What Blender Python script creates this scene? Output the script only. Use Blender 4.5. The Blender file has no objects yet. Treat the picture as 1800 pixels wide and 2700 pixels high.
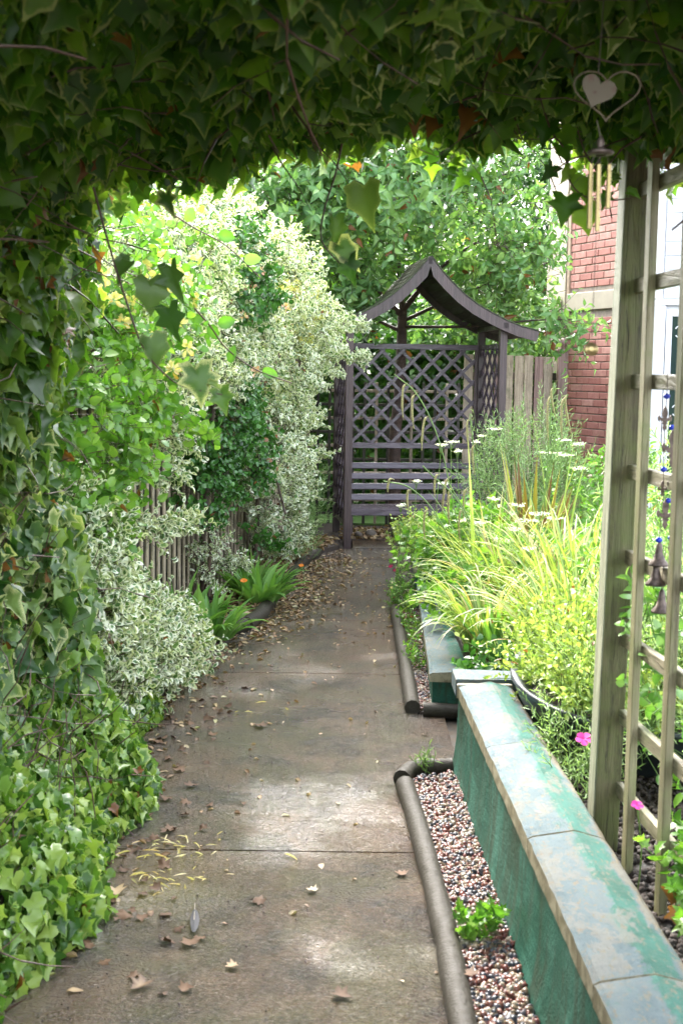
import bpy, math, random
import numpy as np
from mathutils import Vector, Matrix, Euler
random.seed(7); rng = np.random.default_rng(7)
SC = bpy.context.scene; COL = SC.collection
R = math.radians
# ------------------------------------------------------------------ camera
F = 3400.0; TH = math.atan(365/3400.0); RO = R(0.8); CZ = 1.5
cam_d = bpy.data.cameras.new('camera'); cam = bpy.data.objects.new('camera', cam_d); COL.objects.link(cam)
cam_d.sensor_fit = 'VERTICAL'; cam_d.sensor_height = 36.0; cam_d.lens = 36.0*F/2700
cam_d.clip_start = 0.05; cam_d.clip_end = 400
CM = Matrix.Rotation(math.pi/2-TH, 3, 'X') @ Matrix.Rotation(RO, 3, 'Z')
cam.matrix_world = Matrix.Translation((0, 0, CZ)) @ CM.to_4x4()
cam_d.dof.use_dof = True; cam_d.dof.focus_distance = 8.5; cam_d.dof.aperture_fstop = 8
SC.camera = cam
# ------------------------------------------------------------------ light
W = bpy.data.worlds.new('World'); SC.world = W; W.use_nodes = True
wn = W.node_tree; bg = wn.nodes['Background']
sky = wn.nodes.new('ShaderNodeTexSky'); sky.sky_type = 'NISHITA'; sky.sun_disc = False
SUN_EL, SUN_AZ = R(43), R(-22)          # azimuth measured from +Y towards +X
sky.sun_elevation = SUN_EL; sky.sun_rotation = SUN_AZ; sky.air_density = 1.0; sky.dust_density = 4.0; sky.ozone_density = 1.0
hs = wn.nodes.new('ShaderNodeHueSaturation'); hs.inputs['Saturation'].default_value = 0.42   # thin overcast
wn.links.new(sky.outputs[0], hs.inputs['Color']); wn.links.new(hs.outputs[0], bg.inputs['Color'])
bg.inputs['Strength'].default_value = 0.15
sd = bpy.data.lights.new('sun', 'SUN'); sd.energy = 0.8; sd.angle = R(60); sd.color = (1, .96, .9)
so = bpy.data.objects.new('sun', sd); COL.objects.link(so)
sdir = Vector((math.sin(SUN_AZ)*math.cos(SUN_EL), math.cos(SUN_AZ)*math.cos(SUN_EL), math.sin(SUN_EL)))
so.rotation_euler = sdir.to_track_quat('Z', 'Y').to_euler()
SC.view_settings.view_transform = 'Standard'; SC.view_settings.look = 'None'
SC.view_settings.gamma = 1; SC.view_settings.use_curve_mapping = False
SC.view_settings.exposure = 3.45
SC.render.engine = 'CYCLES'
SC.cycles.max_bounces = 6; SC.cycles.transmission_bounces = 4; SC.cycles.diffuse_bounces = 3; SC.cycles.glossy_bounces = 3; SC.cycles.transparent_max_bounces = 4

# ------------------------------------------------------------------ photograph -> place (1800 x 2700 px)
def ray(x, y): return CM @ Vector(((x-900)/F, -(y-1350)/F, -1.0))
def gz(x, y, z=0.0):
    d = ray(x, y); t = (z-CZ)/d.z; return Vector((d.x*t, d.y*t, z))
def at(x, y, Y):
    d = ray(x, y); t = Y/d.y; return Vector((d.x*t, Y, CZ+d.z*t))
D = 1800/1568.0
def atd(x, y, Y): return at(x*D, y*D, Y)
def gzd(x, y, z=0.0): return gz(x*D, y*D, z)
CMn = np.array(CM)
def project(P):
    q = (P-np.array([0, 0, CZ])) @ CMn
    zz = np.where(q[:, 2] < -.01, -q[:, 2], 1e-3)
    return 900+F*q[:, 0]/zz, 1350-F*q[:, 1]/zz, np.where(q[:, 2] < -.01, zz, 1e6)

# ------------------------------------------------------------------ object helpers
def tag(o, label=None, cat=None, group=None, kind=None):
    if label: o['label'] = label
    if cat: o['category'] = cat
    if group: o['group'] = group
    if kind: o['kind'] = kind
    return o
def thing(name, label, cat, loc=(0, 0, 0), group=None):
    o = bpy.data.objects.new(name, None); COL.objects.link(o); o.location = loc
    o.empty_display_size = .1
    return tag(o, label, cat, group)
def link(name, me, mat=None, parent=None, kind=None):
    if mat is not None and len(me.materials) == 0:
        me.materials.append(mat)
    o = bpy.data.objects.new(name, me); COL.objects.link(o)
    if parent is not None:
        o.parent = parent
    if kind: o['kind'] = kind
    return o
def tris_mesh(name, V, T, attrs=None, smooth=False):
    """V (n,3), T (m,3) -> mesh, fast"""
    me = bpy.data.meshes.new(name)
    V = np.ascontiguousarray(V, np.float32); T = np.ascontiguousarray(T, np.int32)
    me.vertices.add(len(V)); me.vertices.foreach_set('co', V.ravel())
    me.loops.add(len(T)*3); me.loops.foreach_set('vertex_index', T.ravel())
    me.polygons.add(len(T)); me.polygons.foreach_set('loop_start', np.arange(0, len(T)*3, 3, dtype=np.int32))
    if smooth: me.polygons.foreach_set('use_smooth', np.ones(len(T), bool))
    if attrs:
        for k, a in attrs.items():
            at_ = me.attributes.new(k, 'FLOAT', 'POINT'); at_.data.foreach_set('value', np.ascontiguousarray(a, np.float32))
    me.update(calc_edges=True)
    return me
class MB:
    def __init__(s): s.v = []; s.f = []; s.sm = []
    def add(s, vs, fs, smooth=False):
        n = len(s.v); s.v += [Vector(v) for v in vs]; s.f += [[i+n for i in f] for f in fs]; s.sm += [smooth]*len(fs)
        return s
    def box(s, c, size, rot=None, ch=0.003):
        hx, hy, hz = [a/2 for a in size]; ch = min(ch, hx*.45, hy*.45, hz*.45)
        vs = []; idx = {}
        for sx in (-1, 1):
            for sy in (-1, 1):
                for sz in (-1, 1):
                    for ax in range(3):
                        p = [sx*hx, sy*hy, sz*hz]
                        for k in range(3):
                            if k != ax: p[k] -= (sx, sy, sz)[k]*ch
                        idx[(sx, sy, sz, ax)] = len(vs); vs.append(Vector(p))
        fs = []
        for ax in range(3):
            a, b = [k for k in range(3) if k != ax]
            for sg in (-1, 1):
                q = []
                for u, w in ((-1, -1), (1, -1), (1, 1), (-1, 1)):
                    t = [0, 0, 0]; t[ax] = sg; t[a] = u; t[b] = w; q.append(idx[(*t, ax)])
                fs.append(q)
            for u in (-1, 1):          # edges along ax
                for w in (-1, 1):
                    q = []
                    for e in (-1, 1):
                        t = [0, 0, 0]; t[ax] = e; t[a] = u; t[b] = w
                        pr = [idx[(*t, a)], idx[(*t, b)]]
                        q += pr if e < 0 else pr[::-1]
                    fs.append(q)
        for sx in (-1, 1):
            for sy in (-1, 1):
                for sz in (-1, 1): fs.append([idx[(sx, sy, sz, k)] for k in range(3)])
        M = rot if rot is not None else Matrix.Identity(3)
        c = Vector(c); vs = [M @ v + c for v in vs]
        # orient outward
        out = []
        for f in fs:
            n = (vs[f[1]]-vs[f[0]]).cross(vs[f[2]]-vs[f[0]]); m = sum((vs[i] for i in f), Vector())/len(f)
            out.append(f if n.dot(m-c) > 0 else f[::-1])
        return s.add(vs, out)
    def bar(s, a, b, w, h, up=(0, 0, 1), ch=0.003):
        """box from a to b, w across, h along 'up'"""
        a = Vector(a); b = Vector(b); y = (b-a); L = y.length; y.normalize()
        z = Vector(up); z = (z-y*z.dot(y)).normalized(); x = y.cross(z)
        M = Matrix((x, y, z)).transposed()
        return s.box((a+b)/2, (w, L, h), M, ch)
    def tube(s, pts, rad, n=8, cap=True):
        pts = [Vector(p) for p in pts]; rs = rad if isinstance(rad, (list, tuple)) else [rad]*len(pts)
        vs = []; fs = []; ref = Vector((0.12, .31, 1)).normalized(); px = None
        for i, p in enumerate(pts):
            t = (pts[min(i+1, len(pts)-1)]-pts[max(i-1, 0)]).normalized()
            x = t.cross(ref) if px is None else px-t*px.dot(t)
            if x.length < 1e-4: x = t.cross(Vector((1, 0, 0)))
            x.normalize(); y = t.cross(x); px = x
            for k in range(n):
                a = 2*math.pi*k/n; vs.append(p+(x*math.cos(a)+y*math.sin(a))*rs[i])
        for i in range(len(pts)-1):
            for k in range(n):
                fs.append([i*n+k, i*n+(k+1) % n, (i+1)*n+(k+1) % n, (i+1)*n+k])
        s.add(vs, fs, True)
        if cap: s.add(vs[:n], [list(range(n))[::-1]]); s.add(vs[-n:], [list(range(n))])
        return s
    def lathe(s, c, prof, n=20, sx=1, sy=1, cap=False):
        vs = []; fs = []
        for r, z in prof:
            for k in range(n):
                a = 2*math.pi*k/n; vs.append((c[0]+r*sx*math.cos(a), c[1]+r*sy*math.sin(a), c[2]+z))
        for i in range(len(prof)-1):
            for k in range(n): fs.append([i*n+k, i*n+(k+1) % n, (i+1)*n+(k+1) % n, (i+1)*n+k])
        s.add(vs, fs, True)
        if cap: s.add(vs[-n:], [list(range(n))])
        return s
    def prism(s, poly, vec, smooth=False):
        """planar polygon extruded by vec"""
        vec = Vector(vec); n = len(poly); a = [Vector(p) for p in poly]; b = [p+vec for p in a]
        fs = [list(range(n))[::-1], [i+n for i in range(n)]]
        for i in range(n): fs.append([i, (i+1) % n, n+(i+1) % n, n+i])
        nn = Vector()
        for i in range(n): nn += a[i].cross(a[(i+1) % n])
        if nn.dot(vec) < 0: fs = [f[::-1] for f in fs]
        return s.add(a+b, fs, smooth)
    def build(s, name, mat=None, parent=None, kind=None, origin=None):
        me = bpy.data.meshes.new(name)
        base = parent
        off = Vector()
        while base is not None: off += base.location; base = base.parent
        if origin is not None: off = off+0
        me.from_pydata([v-off for v in s.v], [], s.f)
        me.polygons.foreach_set('use_smooth', s.sm); me.update()
        return link(name, me, mat, parent, kind)

# ------------------------------------------------------------------ materials
def nt(name):
    m = bpy.data.materials.new(name); m.use_nodes = True; t = m.node_tree
    for n in list(t.nodes): t.nodes.remove(n)
    o = t.nodes.new('ShaderNodeOutputMaterial'); p = t.nodes.new('ShaderNodeBsdfPrincipled')
    t.links.new(p.outputs[0], o.inputs[0]); return m, t, p, o
def N(t, typ, **kw):
    n = t.nodes.new(typ)
    for k, v in kw.items():
        if k in n.inputs.keys(): n.inputs[k].default_value = v
        else: setattr(n, k, v)
    return n
def ramp(t, src, stops, interp='LINEAR'):
    r = t.nodes.new('ShaderNodeValToRGB'); r.color_ramp.interpolation = interp; e = r.color_ramp.elements
    while len(e) < len(stops): e.new(.5)
    for i, (p, c) in enumerate(stops):
        e[i].position = p; e[i].color = (*c, 1) if len(c) == 3 else c
    t.links.new(src, r.inputs[0]); return r.outputs[0]
def coords(t, scale=(1, 1, 1), rand=True):
    tc = t.nodes.new('ShaderNodeTexCoord'); mp = t.nodes.new('ShaderNodeMapping'); mp.inputs['Scale'].default_value = scale
    t.links.new(tc.outputs['Object'], mp.inputs['Vector'])
    if rand:
        oi = t.nodes.new('ShaderNodeObjectInfo'); mu = N(t, 'ShaderNodeMath', operation='MULTIPLY'); mu.inputs[1].default_value = 37.0
        t.links.new(oi.outputs['Random'], mu.inputs[0]); cx = t.nodes.new('ShaderNodeCombineXYZ')
        for i in range(3): t.links.new(mu.outputs[0], cx.inputs[i])
        t.links.new(cx.outputs[0], mp.inputs['Location'])
    return mp.outputs[0]
def noise(t, vec, scale, detail=4, rough=.6, dist=0):
    n = N(t, 'ShaderNodeTexNoise'); n.inputs['Scale'].default_value = scale; n.inputs['Detail'].default_value = detail
    n.inputs['Roughness'].default_value = rough; n.inputs['Distortion'].default_value = dist
    t.links.new(vec, n.inputs['Vector']); return n.outputs['Fac']
def mix(t, fac, a, b, mode='MIX'):
    m = t.nodes.new('ShaderNodeMix'); m.data_type = 'RGBA'; m.blend_type = mode
    for s, v in ((m.inputs[0], fac), (m.inputs[6], a), (m.inputs[7], b)):
        if isinstance(v, bpy.types.NodeSocket): t.links.new(v, s)
        elif isinstance(v, (int, float)): s.default_value = v
        else: s.default_value = (*v, 1)
    return m.outputs[2]
def mth(t, op, a, b=None, clamp=False):
    m = t.nodes.new('ShaderNodeMath'); m.operation = op; m.use_clamp = clamp
    for i, v in enumerate((a, b)):
        if v is None: continue
        if isinstance(v, bpy.types.NodeSocket): t.links.new(v, m.inputs[i])
        else: m.inputs[i].default_value = v
    return m.outputs[0]
def bump(t, p, h, strength=.3, dist=.01):
    b = t.nodes.new('ShaderNodeBump'); b.inputs['Strength'].default_value = strength; b.inputs['Distance'].default_value = dist
    t.links.new(h, b.inputs['Height']); t.links.new(b.outputs[0], p.inputs['Normal']); return b
def wood(name, c1, c2, axis='z', rough=.6, moss=None, moss_amt=.5, bs=.4, wet=0):
    m, t, p, o = nt(name)
    sc = {'z': (30, 30, 2), 'x': (2, 30, 30), 'y': (30, 2, 30)}[axis]
    v = coords(t, sc); f = noise(t, v, 1.6, 6, .65, .6)
    sc2 = tuple(a*.12 for a in sc); v2 = coords(t, sc2); f2 = noise(t, v2, 3, 3, .6)
    col = ramp(t, f, [(.38, c1), (.62, c2)])
    if moss:
        v3 = coords(t, (1, 1, 1)); f3 = noise(t, v3, 6, 8, .75)
        col = mix(t, ramp(t, f3, [(.62-moss_amt*.4, (0, 0, 0)), (.78-moss_amt*.3, (1, 1, 1))]), col, moss)
        f4 = noise(t, v, 3.5, 4, .8)
        col = mix(t, ramp(t, f4, [(.34, (.8,)*3), (.45, (0, 0, 0))]), col, tuple(a*.25 for a in c1))
    col = mix(t, ramp(t, f2, [(.3, (.55,)*3), (.7, (0, 0, 0))]), col, tuple(a*.55 for a in c1), 'MIX')
    oi = t.nodes.new('ShaderNodeObjectInfo'); hsv = t.nodes.new('ShaderNodeHueSaturation')
    t.links.new(mth(t, 'ADD', mth(t, 'MULTIPLY', oi.outputs['Random'], .35), .82), hsv.inputs['Value'])
    t.links.new(col, hsv.inputs['Color']); t.links.new(hsv.outputs[0], p.inputs['Base Color'])
    t.links.new(ramp(t, f2, [(.3, (rough*.7,)*3), (.7, (min(1, rough*1.2),)*3)]), p.inputs['Roughness'])
    bump(t, p, f, min(1, bs*1.6), .01)
    return m
def leafmat(name, stops, edge=None, thr=.6, rough=.38, trans=.35, tcol=None, brown=0.985, vein=None):
    """stops: colour ramp over the per-leaf random number; edge: colour of a variegated margin"""
    m, t, p, o = nt(name)
    a = N(t, 'ShaderNodeAttribute', attribute_name='rnd'); rn = a.outputs['Fac']
    col = ramp(t, rn, stops)
    tc = t.nodes.new('ShaderNodeTexCoord')
    e = N(t, 'ShaderNodeAttribute', attribute_name='edge').outputs['Fac']
    if edge:
        jit = mth(t, 'SINE', mth(t, 'MULTIPLY', rn, 97.0))
        th = mth(t, 'ADD', mth(t, 'MULTIPLY', jit, .24), thr)
        nz = noise(t, tc.outputs['Object'], 60, 1, .6)
        ee = mth(t, 'ADD', e, mth(t, 'MULTIPLY', mth(t, 'SUBTRACT', nz, .5), .9))
        f = mth(t, 'MULTIPLY', mth(t, 'SUBTRACT', ee, th), 5.0, True)
        if isinstance(edge, list): ec = ramp(t, mth(t, 'FRACT', mth(t, 'MULTIPLY', rn, 13.7)), edge)
        else: ec = edge
        col = mix(t, f, col, ec)
    else:
        col = mix(t, mth(t, 'MULTIPLY', mth(t, 'SUBTRACT', 1.0, e), .35, True), col, tuple(min(1, c*1.6+.02) for c in stops[len(stops)//2][1]))
    if brown < 1:
        col = mix(t, mth(t, 'GREATER_THAN', mth(t, 'FRACT', mth(t, 'MULTIPLY', rn, 7.31)), brown), col, (.22, .09, .03))
    nz2 = noise(t, tc.outputs['Object'], 90, 1, .6)
    col = mix(t, mth(t, 'MULTIPLY', nz2, .35), col, mix(t, .5, col, (0.01, .03, .005)))
    t.links.new(col, p.inputs['Base Color']); p.inputs['Roughness'].default_value = rough
    p.inputs['Specular IOR Level'].default_value = .45
    tr = t.nodes.new('ShaderNodeBsdfTranslucent'); ms = t.nodes.new('ShaderNodeMixShader'); ms.inputs[0].default_value = trans
    t.links.new(mix(t, 1.0, col, tcol or (1.25, 1.35, .55), 'MULTIPLY'), tr.inputs[0])
    t.links.new(p.outputs[0], ms.inputs[1]); t.links.new(tr.outputs[0], ms.inputs[2]); t.links.new(ms.outputs[0], o.inputs[0])
    return m
def plain(name, col, rough=.5, metal=0, bs=0, var=.3, scale=20, col2=None):
    m, t, p, o = nt(name); v = coords(t, (1, 1, 1)); f = noise(t, v, scale, 5, .65)
    c2 = col2 or tuple(c*(1-var) for c in col)
    t.links.new(ramp(t, f, [(.42, c2), (.58, col)]), p.inputs['Base Color'])
    t.links.new(ramp(t, f, [(.3, (rough*.75,)*3), (.7, (min(1, rough*1.2),)*3)]), p.inputs['Roughness'])
    p.inputs['Metallic'].default_value = metal
    if bs: bump(t, p, f, bs, .005)
    return m

M = {}
M['arbour'] = wood('arbour_stain', (.045, .028, .027), (.085, .056, .054), 'z', .42)
M['arbour_x_sheen'] = wood('arbour_stain_painted_sheen', (.075, .058, .068), (.145, .115, .135), 'x', .24)  # brown stain lightened to lavender, sky sheen put into the colour
M['roofwood'] = wood('roof_underside', (.02, .013, .01), (.05, .03, .022), 'y', .6)
M['roof_top'] = wood('roof_shingle_moss', (.035, .033, .022), (.07, .06, .045), 'x', .7, moss=(.06, .09, .025), moss_amt=.6)
M['fence'] = wood('fence_board', (.28, .22, .15), (.46, .38, .27), 'z', .65, moss=(.13, .135, .07), moss_amt=.3)
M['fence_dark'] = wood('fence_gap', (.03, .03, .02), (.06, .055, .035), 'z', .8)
M['fence_red'] = wood('fence_reddish', (.16, .10, .085), (.30, .20, .165), 'z', .65)
M['fence_raw'] = wood('fence_raw_brace', (.45, .26, .10), (.6, .38, .18), 'z', .6)
M['trellis'] = wood('trellis_weathered', (.20, .17, .09), (.36, .32, .19), 'z', .6, moss=(.22, .25, .09), moss_amt=.45)
M['trellis_y'] = wood('trellis_weathered_rail', (.20, .17, .10), (.38, .33, .22), 'y', .6, moss=(.2, .22, .1), moss_amt=.35)
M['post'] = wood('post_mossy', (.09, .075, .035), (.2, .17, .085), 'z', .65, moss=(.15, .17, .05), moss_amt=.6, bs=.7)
M['postlit'] = wood('post_lit_side', (.26, .26, .17), (.46, .47, .33), 'z', .6, moss=(.30, .35, .2), moss_amt=.4, bs=.7)  # left face of the post: light falling on it painted as paler wood
M['moss'] = plain('moss_filling', (.045, .06, .02), .8, 0, .8, .6, 60)
M['log'] = plain('edging_log', (.042, .036, .026), .62, 0, 1.0, .65, 55, (.030, .025, .016))
M['bark'] = wood('tree_bark', (.05, .03, .022), (.11, .07, .05), 'x', .6, bs=.8)
M['stem'] = plain('woody_stem', (.09, .06, .04), .6, 0, .3)
M['vine'] = plain('ivy_stem', (.10, .05, .035), .5)
M['greenstem'] = plain('green_stem', (.14, .24, .05), .45)
M['soil'] = plain('dark_soil', (.055, .038, .028), .75, 0, 1.0, .65, 45)
M['earth'] = plain('earth', (.06, .045, .03), .8, 0, .8, .6, 20)
M['grass'] = plain('lawn', (.10, .20, .04), .6, 0, .8, .6, 30)
M['log'].node_tree.nodes['Principled BSDF'].inputs['Specular IOR Level'].default_value = .3
M['brass'] = plain('chime_brass', (.38, .29, .13), .3, .9)
M['iron'] = plain('rusty_iron', (.16, .12, .10), .45, .6, .3, .5, 60)
M['bluebead'] = plain('blue_bead', (.02, .05, .55), .15)
M['pot'] = plain('black_rubber', (.045, .055, .065), .4, 0, .15, .4, 9)
M['white'] = plain('white_upvc', (.80, .80, .82), .35, 0, 0, .04)
M['mortar'] = plain('mortar', (.30, .24, .20), .8)
M['stonecream'] = plain('cream_stone', (.38, .33, .26), .7, 0, .2, .12, 5)
M['tan'] = plain('tan_return', (.38, .27, .19), .7)
M['rock'] = plain('cobble', (.20, .17, .14), .5, 0, .3, .5, 8)
M['rockred'] = plain('cobble_red', (.20, .10, .075), .5, 0, .3, .4, 8)

# leaves
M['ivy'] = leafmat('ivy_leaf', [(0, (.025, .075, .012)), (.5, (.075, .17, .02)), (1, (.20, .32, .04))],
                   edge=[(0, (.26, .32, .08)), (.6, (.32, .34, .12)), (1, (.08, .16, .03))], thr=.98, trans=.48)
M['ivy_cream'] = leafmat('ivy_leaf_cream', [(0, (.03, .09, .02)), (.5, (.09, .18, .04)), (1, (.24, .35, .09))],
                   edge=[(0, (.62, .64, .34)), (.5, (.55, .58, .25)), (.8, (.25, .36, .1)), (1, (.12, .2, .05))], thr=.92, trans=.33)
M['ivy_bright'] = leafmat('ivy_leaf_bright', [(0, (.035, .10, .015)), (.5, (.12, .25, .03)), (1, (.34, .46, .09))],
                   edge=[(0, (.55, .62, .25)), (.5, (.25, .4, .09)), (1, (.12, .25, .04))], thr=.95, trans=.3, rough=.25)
M['euon'] = leafmat('euonymus_leaf', [(0, (.07, .15, .045)), (.6, (.11, .22, .07)), (1, (.2, .32, .1))],
                   edge=[(0, (.84, .85, .72)), (.7, (.78, .81, .62)), (1, (.55, .62, .3))], thr=.46, trans=.22, rough=.35, brown=.996)
M['euon_y'] = leafmat('euonymus_leaf_gold', [(0, (.25, .32, .05)), (1, (.5, .55, .12))],
                   edge=[(0, (.8, .72, .2)), (1, (.85, .8, .4))], thr=.5, trans=.25)
M['green'] = leafmat('glossy_green_leaf', [(0, (.03, .10, .02)), (.5, (.05, .16, .03)), (1, (.10, .24, .05))], rough=.25, trans=.25)
M['honey'] = leafmat('honeysuckle_leaf', [(0, (.06, .17, .025)), (.5, (.13, .29, .04)), (1, (.27, .44, .09))], rough=.3, trans=.42)
M['cherry'] = leafmat('cherry_leaf', [(0, (.08, .19, .06)), (.5, (.17, .32, .11)), (1, (.34, .50, .19))], rough=.22, trans=.35)
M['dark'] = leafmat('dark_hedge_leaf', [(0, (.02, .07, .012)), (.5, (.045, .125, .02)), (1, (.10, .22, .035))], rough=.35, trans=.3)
M['lime'] = leafmat('lime_leaf', [(0, (.15, .26, .05)), (.5, (.32, .42, .10)), (1, (.52, .58, .22))], rough=.45, trans=.3)
M['sedge'] = leafmat('sedge_blade', [(0, (.06, .15, .03)), (.3, (.12, .24, .04)), (.55, (.26, .36, .07)), (.72, (.48, .52, .2)), (.85, (.52, .42, .24)), (1, (.26, .13, .07))], rough=.35, trans=.35, brown=1)
M['phorm'] = leafmat('strap_blade', [(0, (.10, .045, .03)), (.5, (.18, .10, .04)), (.75, (.24, .27, .05)), (1, (.42, .44, .12))], edge=(.45, .42, .12), thr=.8, rough=.35, trans=.25, brown=1)
M['fern'] = leafmat('fern_frond', [(0, (.22, .38, .10)), (.5, (.38, .54, .2)), (1, (.55, .68, .32))], rough=.5, trans=.4, brown=1)
M['rosem'] = leafmat('narrow_greygreen_leaf', [(0, (.18, .30, .12)), (.5, (.30, .44, .2)), (1, (.46, .6, .3))], rough=.45, trans=.28, brown=1)
M['prim'] = leafmat('strappy_leaf', [(0, (.10, .24, .05)), (.5, (.18, .36, .08)), (1, (.3, .48, .14))], rough=.4, trans=.35, brown=1)
M['umbel'] = leafmat('white_umbel', [(0, (.78, .8, .72)), (1, (.9, .9, .86))], rough=.6, trans=.3, brown=1)
M['yellowfl'] = leafmat('yellow_petal', [(0, (.62, .5, .14)), (.6, (.72, .66, .4)), (1, (.62, .4, .14))], rough=.5, trans=.4, brown=1)
M['pinkfl'] = leafmat('pink_petal', [(0, (.75, .35, .28)), (1, (.85, .6, .45))], rough=.5, trans=.4, brown=1)
M['magenta'] = leafmat('magenta_petal', [(0, (.7, .02, .3)), (1, (.75, .04, .36))], rough=.5, trans=.3, brown=1)
M['orange'] = leafmat('orange_petal', [(0, (.8, .2, .02)), (1, (.85, .28, .03))], rough=.5, trans=.3, brown=1)
M['catkin'] = plain('catkin', (.33, .30, .12), .7, 0, .6, .5, 150)
M['litter'] = leafmat('fallen_leaf', [(0, (.07, .03, .015)), (.3, (.17, .08, .035)), (.55, (.30, .18, .085)), (.8, (.42, .31, .17)), (.95, (.42, .36, .24)), (1, (.30, .34, .10))], rough=.6, trans=.15, brown=1)
M['bigfallen'] = leafmat('fallen_brown_leaf', [(0, (.055, .024, .010)), (1, (.14, .072, .033))], rough=.75, trans=.05, brown=1)

def mat_concrete():
    m, t, p, o = nt('wet_concrete'); v = coords(t, (1, 1, 1), False)
    big = noise(t, v, 1.3, 5, .6, .4); mid = noise(t, v, 3.2, 9, .78, .3); fine = noise(t, v, 130, 3, .7)
    col = ramp(t, mid, [(.40, (.022, .014, .007)), (.5, (.062, .039, .020)), (.60, (.14, .092, .052))])
    moss = noise(t, v, 2.6, 6, .7, 1.0)
    col = mix(t, ramp(t, moss, [(.47, (0, 0, 0)), (.58, (.7,)*3)]), col, (.075, .064, .018))
    rust = noise(t, v, 1.1, 4, .6, .8)
    col = mix(t, ramp(t, rust, [(.5, (0, 0, 0)), (.60, (.5,)*3)]), col, (.14, .072, .034))
    sp = noise(t, v, 60, 3, .8)
    col = mix(t, ramp(t, sp, [(.36, (.85,)*3), (.44, (0, 0, 0))]), col, (.03, .022, .016))
    col = mix(t, ramp(t, sp, [(.56, (0, 0, 0)), (.66, (.6,)*3)]), col, (.24, .20, .16))
    t.links.new(col, p.inputs['Base Color'])
    wet = ramp(t, big, [(.36, (.10,)*3), (.44, (.20,)*3), (.6, (.28,)*3)])
    t.links.new(wet, p.inputs['Roughness']); p.inputs['Specular IOR Level'].default_value = .45
    dry = ramp(t, big, [(.36, (.4,)*3), (.5, (1, 1, 1))])
    vv = coords(t, (1, 1.6, 1), False); f1 = noise(t, vv, 75, 3, .6, .8); f0 = noise(t, v, 9, 4, .6)
    h = mth(t, 'ADD', mth(t, 'MULTIPLY', f1, 1.0), mth(t, 'MULTIPLY', fine, .5)); h = mth(t, 'MULTIPLY', h, dry)
    h = mth(t, 'ADD', h, mth(t, 'MULTIPLY', f0, 1.1))
    b = bump(t, p, h, 1.0, .016)
    p.inputs['Coat Weight'].default_value = .9; p.inputs['Coat Roughness'].default_value = .16; p.inputs['Coat IOR'].default_value = 1.45
    t.links.new(b.outputs[0], p.inputs['Coat Normal']); return m
M['concrete'] = mat_concrete()
def mat_greenwall():
    m, t, p, o = nt('green_painted_render'); v = coords(t, (1, 1, 1), False)
    a = noise(t, v, 3.0, 6, .7); v2 = coords(t, (9, 9, 1.4), False); s = noise(t, v2, 1.6, 5, .7, .8)
    col = ramp(t, a, [(.38, (.010, .066, .040)), (.5, (.02, .105, .070)), (.64, (.05, .16, .115))])
    col = mix(t, ramp(t, s, [(.46, (0, 0, 0)), (.58, (.6,)*3)]), col, (.036, .048, .026))
    c = noise(t, v, 26, 6, .75); col = mix(t, ramp(t, c, [(.62, (0, 0, 0)), (.70, (.6,)*3)]), col, (.12, .24, .19))
    t.links.new(col, p.inputs['Base Color']); t.links.new(ramp(t, a, [(.4, (.5,)*3), (.6, (.75,)*3)]), p.inputs['Roughness']); p.inputs['Specular IOR Level'].default_value = .3
    b = noise(t, v, 95, 4, .7); bump(t, p, mth(t, 'ADD', mth(t, 'MULTIPLY', b, .5), mth(t, 'MULTIPLY', a, 2.0)), .9, .010); return m
M['greenwall'] = mat_greenwall()
def mat_coping():
    m, t, p, o = nt('peeling_painted_coping'); v = coords(t, (1, 1, 1), False)
    v = coords(t, (1, .55, 1), False); a = noise(t, v, 14, 6, .7); b = noise(t, v, 50, 9, .78, .5); c = noise(t, v, 9.0, 12, .74, .2)
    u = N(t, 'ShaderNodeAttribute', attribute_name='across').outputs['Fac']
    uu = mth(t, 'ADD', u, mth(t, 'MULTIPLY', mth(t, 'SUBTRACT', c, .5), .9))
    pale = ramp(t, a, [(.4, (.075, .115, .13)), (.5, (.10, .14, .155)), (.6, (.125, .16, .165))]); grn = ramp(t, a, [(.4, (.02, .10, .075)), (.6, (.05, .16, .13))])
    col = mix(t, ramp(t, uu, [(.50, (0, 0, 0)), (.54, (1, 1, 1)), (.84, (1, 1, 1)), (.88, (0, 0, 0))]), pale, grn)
    col = mix(t, ramp(t, uu, [(.90, (0, 0, 0)), (.95, (1, 1, 1))]), col, (.18, .15, .10))
    col = mix(t, ramp(t, c, [(.535, (0, 0, 0)), (.57, (.8,)*3)]), col, (.16, .165, .15))
    col = mix(t, ramp(t, c, [(.38, (.8,)*3), (.43, (0, 0, 0))]), col, (.06, .14, .12))
    col = mix(t, ramp(t, noise(t, v, 70, 3, .7), [(.36, (.8,)*3), (.44, (0, 0, 0))]), col, (.16, .15, .11))
    d = noise(t, v, 34, 8, .8)
    col = mix(t, ramp(t, d, [(.585, (0, 0, 0)), (.61, (1, 1, 1))]), col, (.17, .14, .10))
    t.links.new(col, p.inputs['Base Color']); t.links.new(ramp(t, a, [(.4, (.45,)*3), (.6, (.7,)*3)]), p.inputs['Roughness']); p.inputs['Specular IOR Level'].default_value = .15
    bump(t, p, mth(t, 'ADD', mth(t, 'MULTIPLY', b, .7), c), .9, .012); return m
M['coping'] = mat_coping()
M['wire'] = plain('rusty_wire', (.16, .12, .07), .6)
M['copingedge'] = plain('coping_raw_edge', (.30, .27, .18), .6, 0, .8, .65, 22, (.13, .11, .06))
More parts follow.
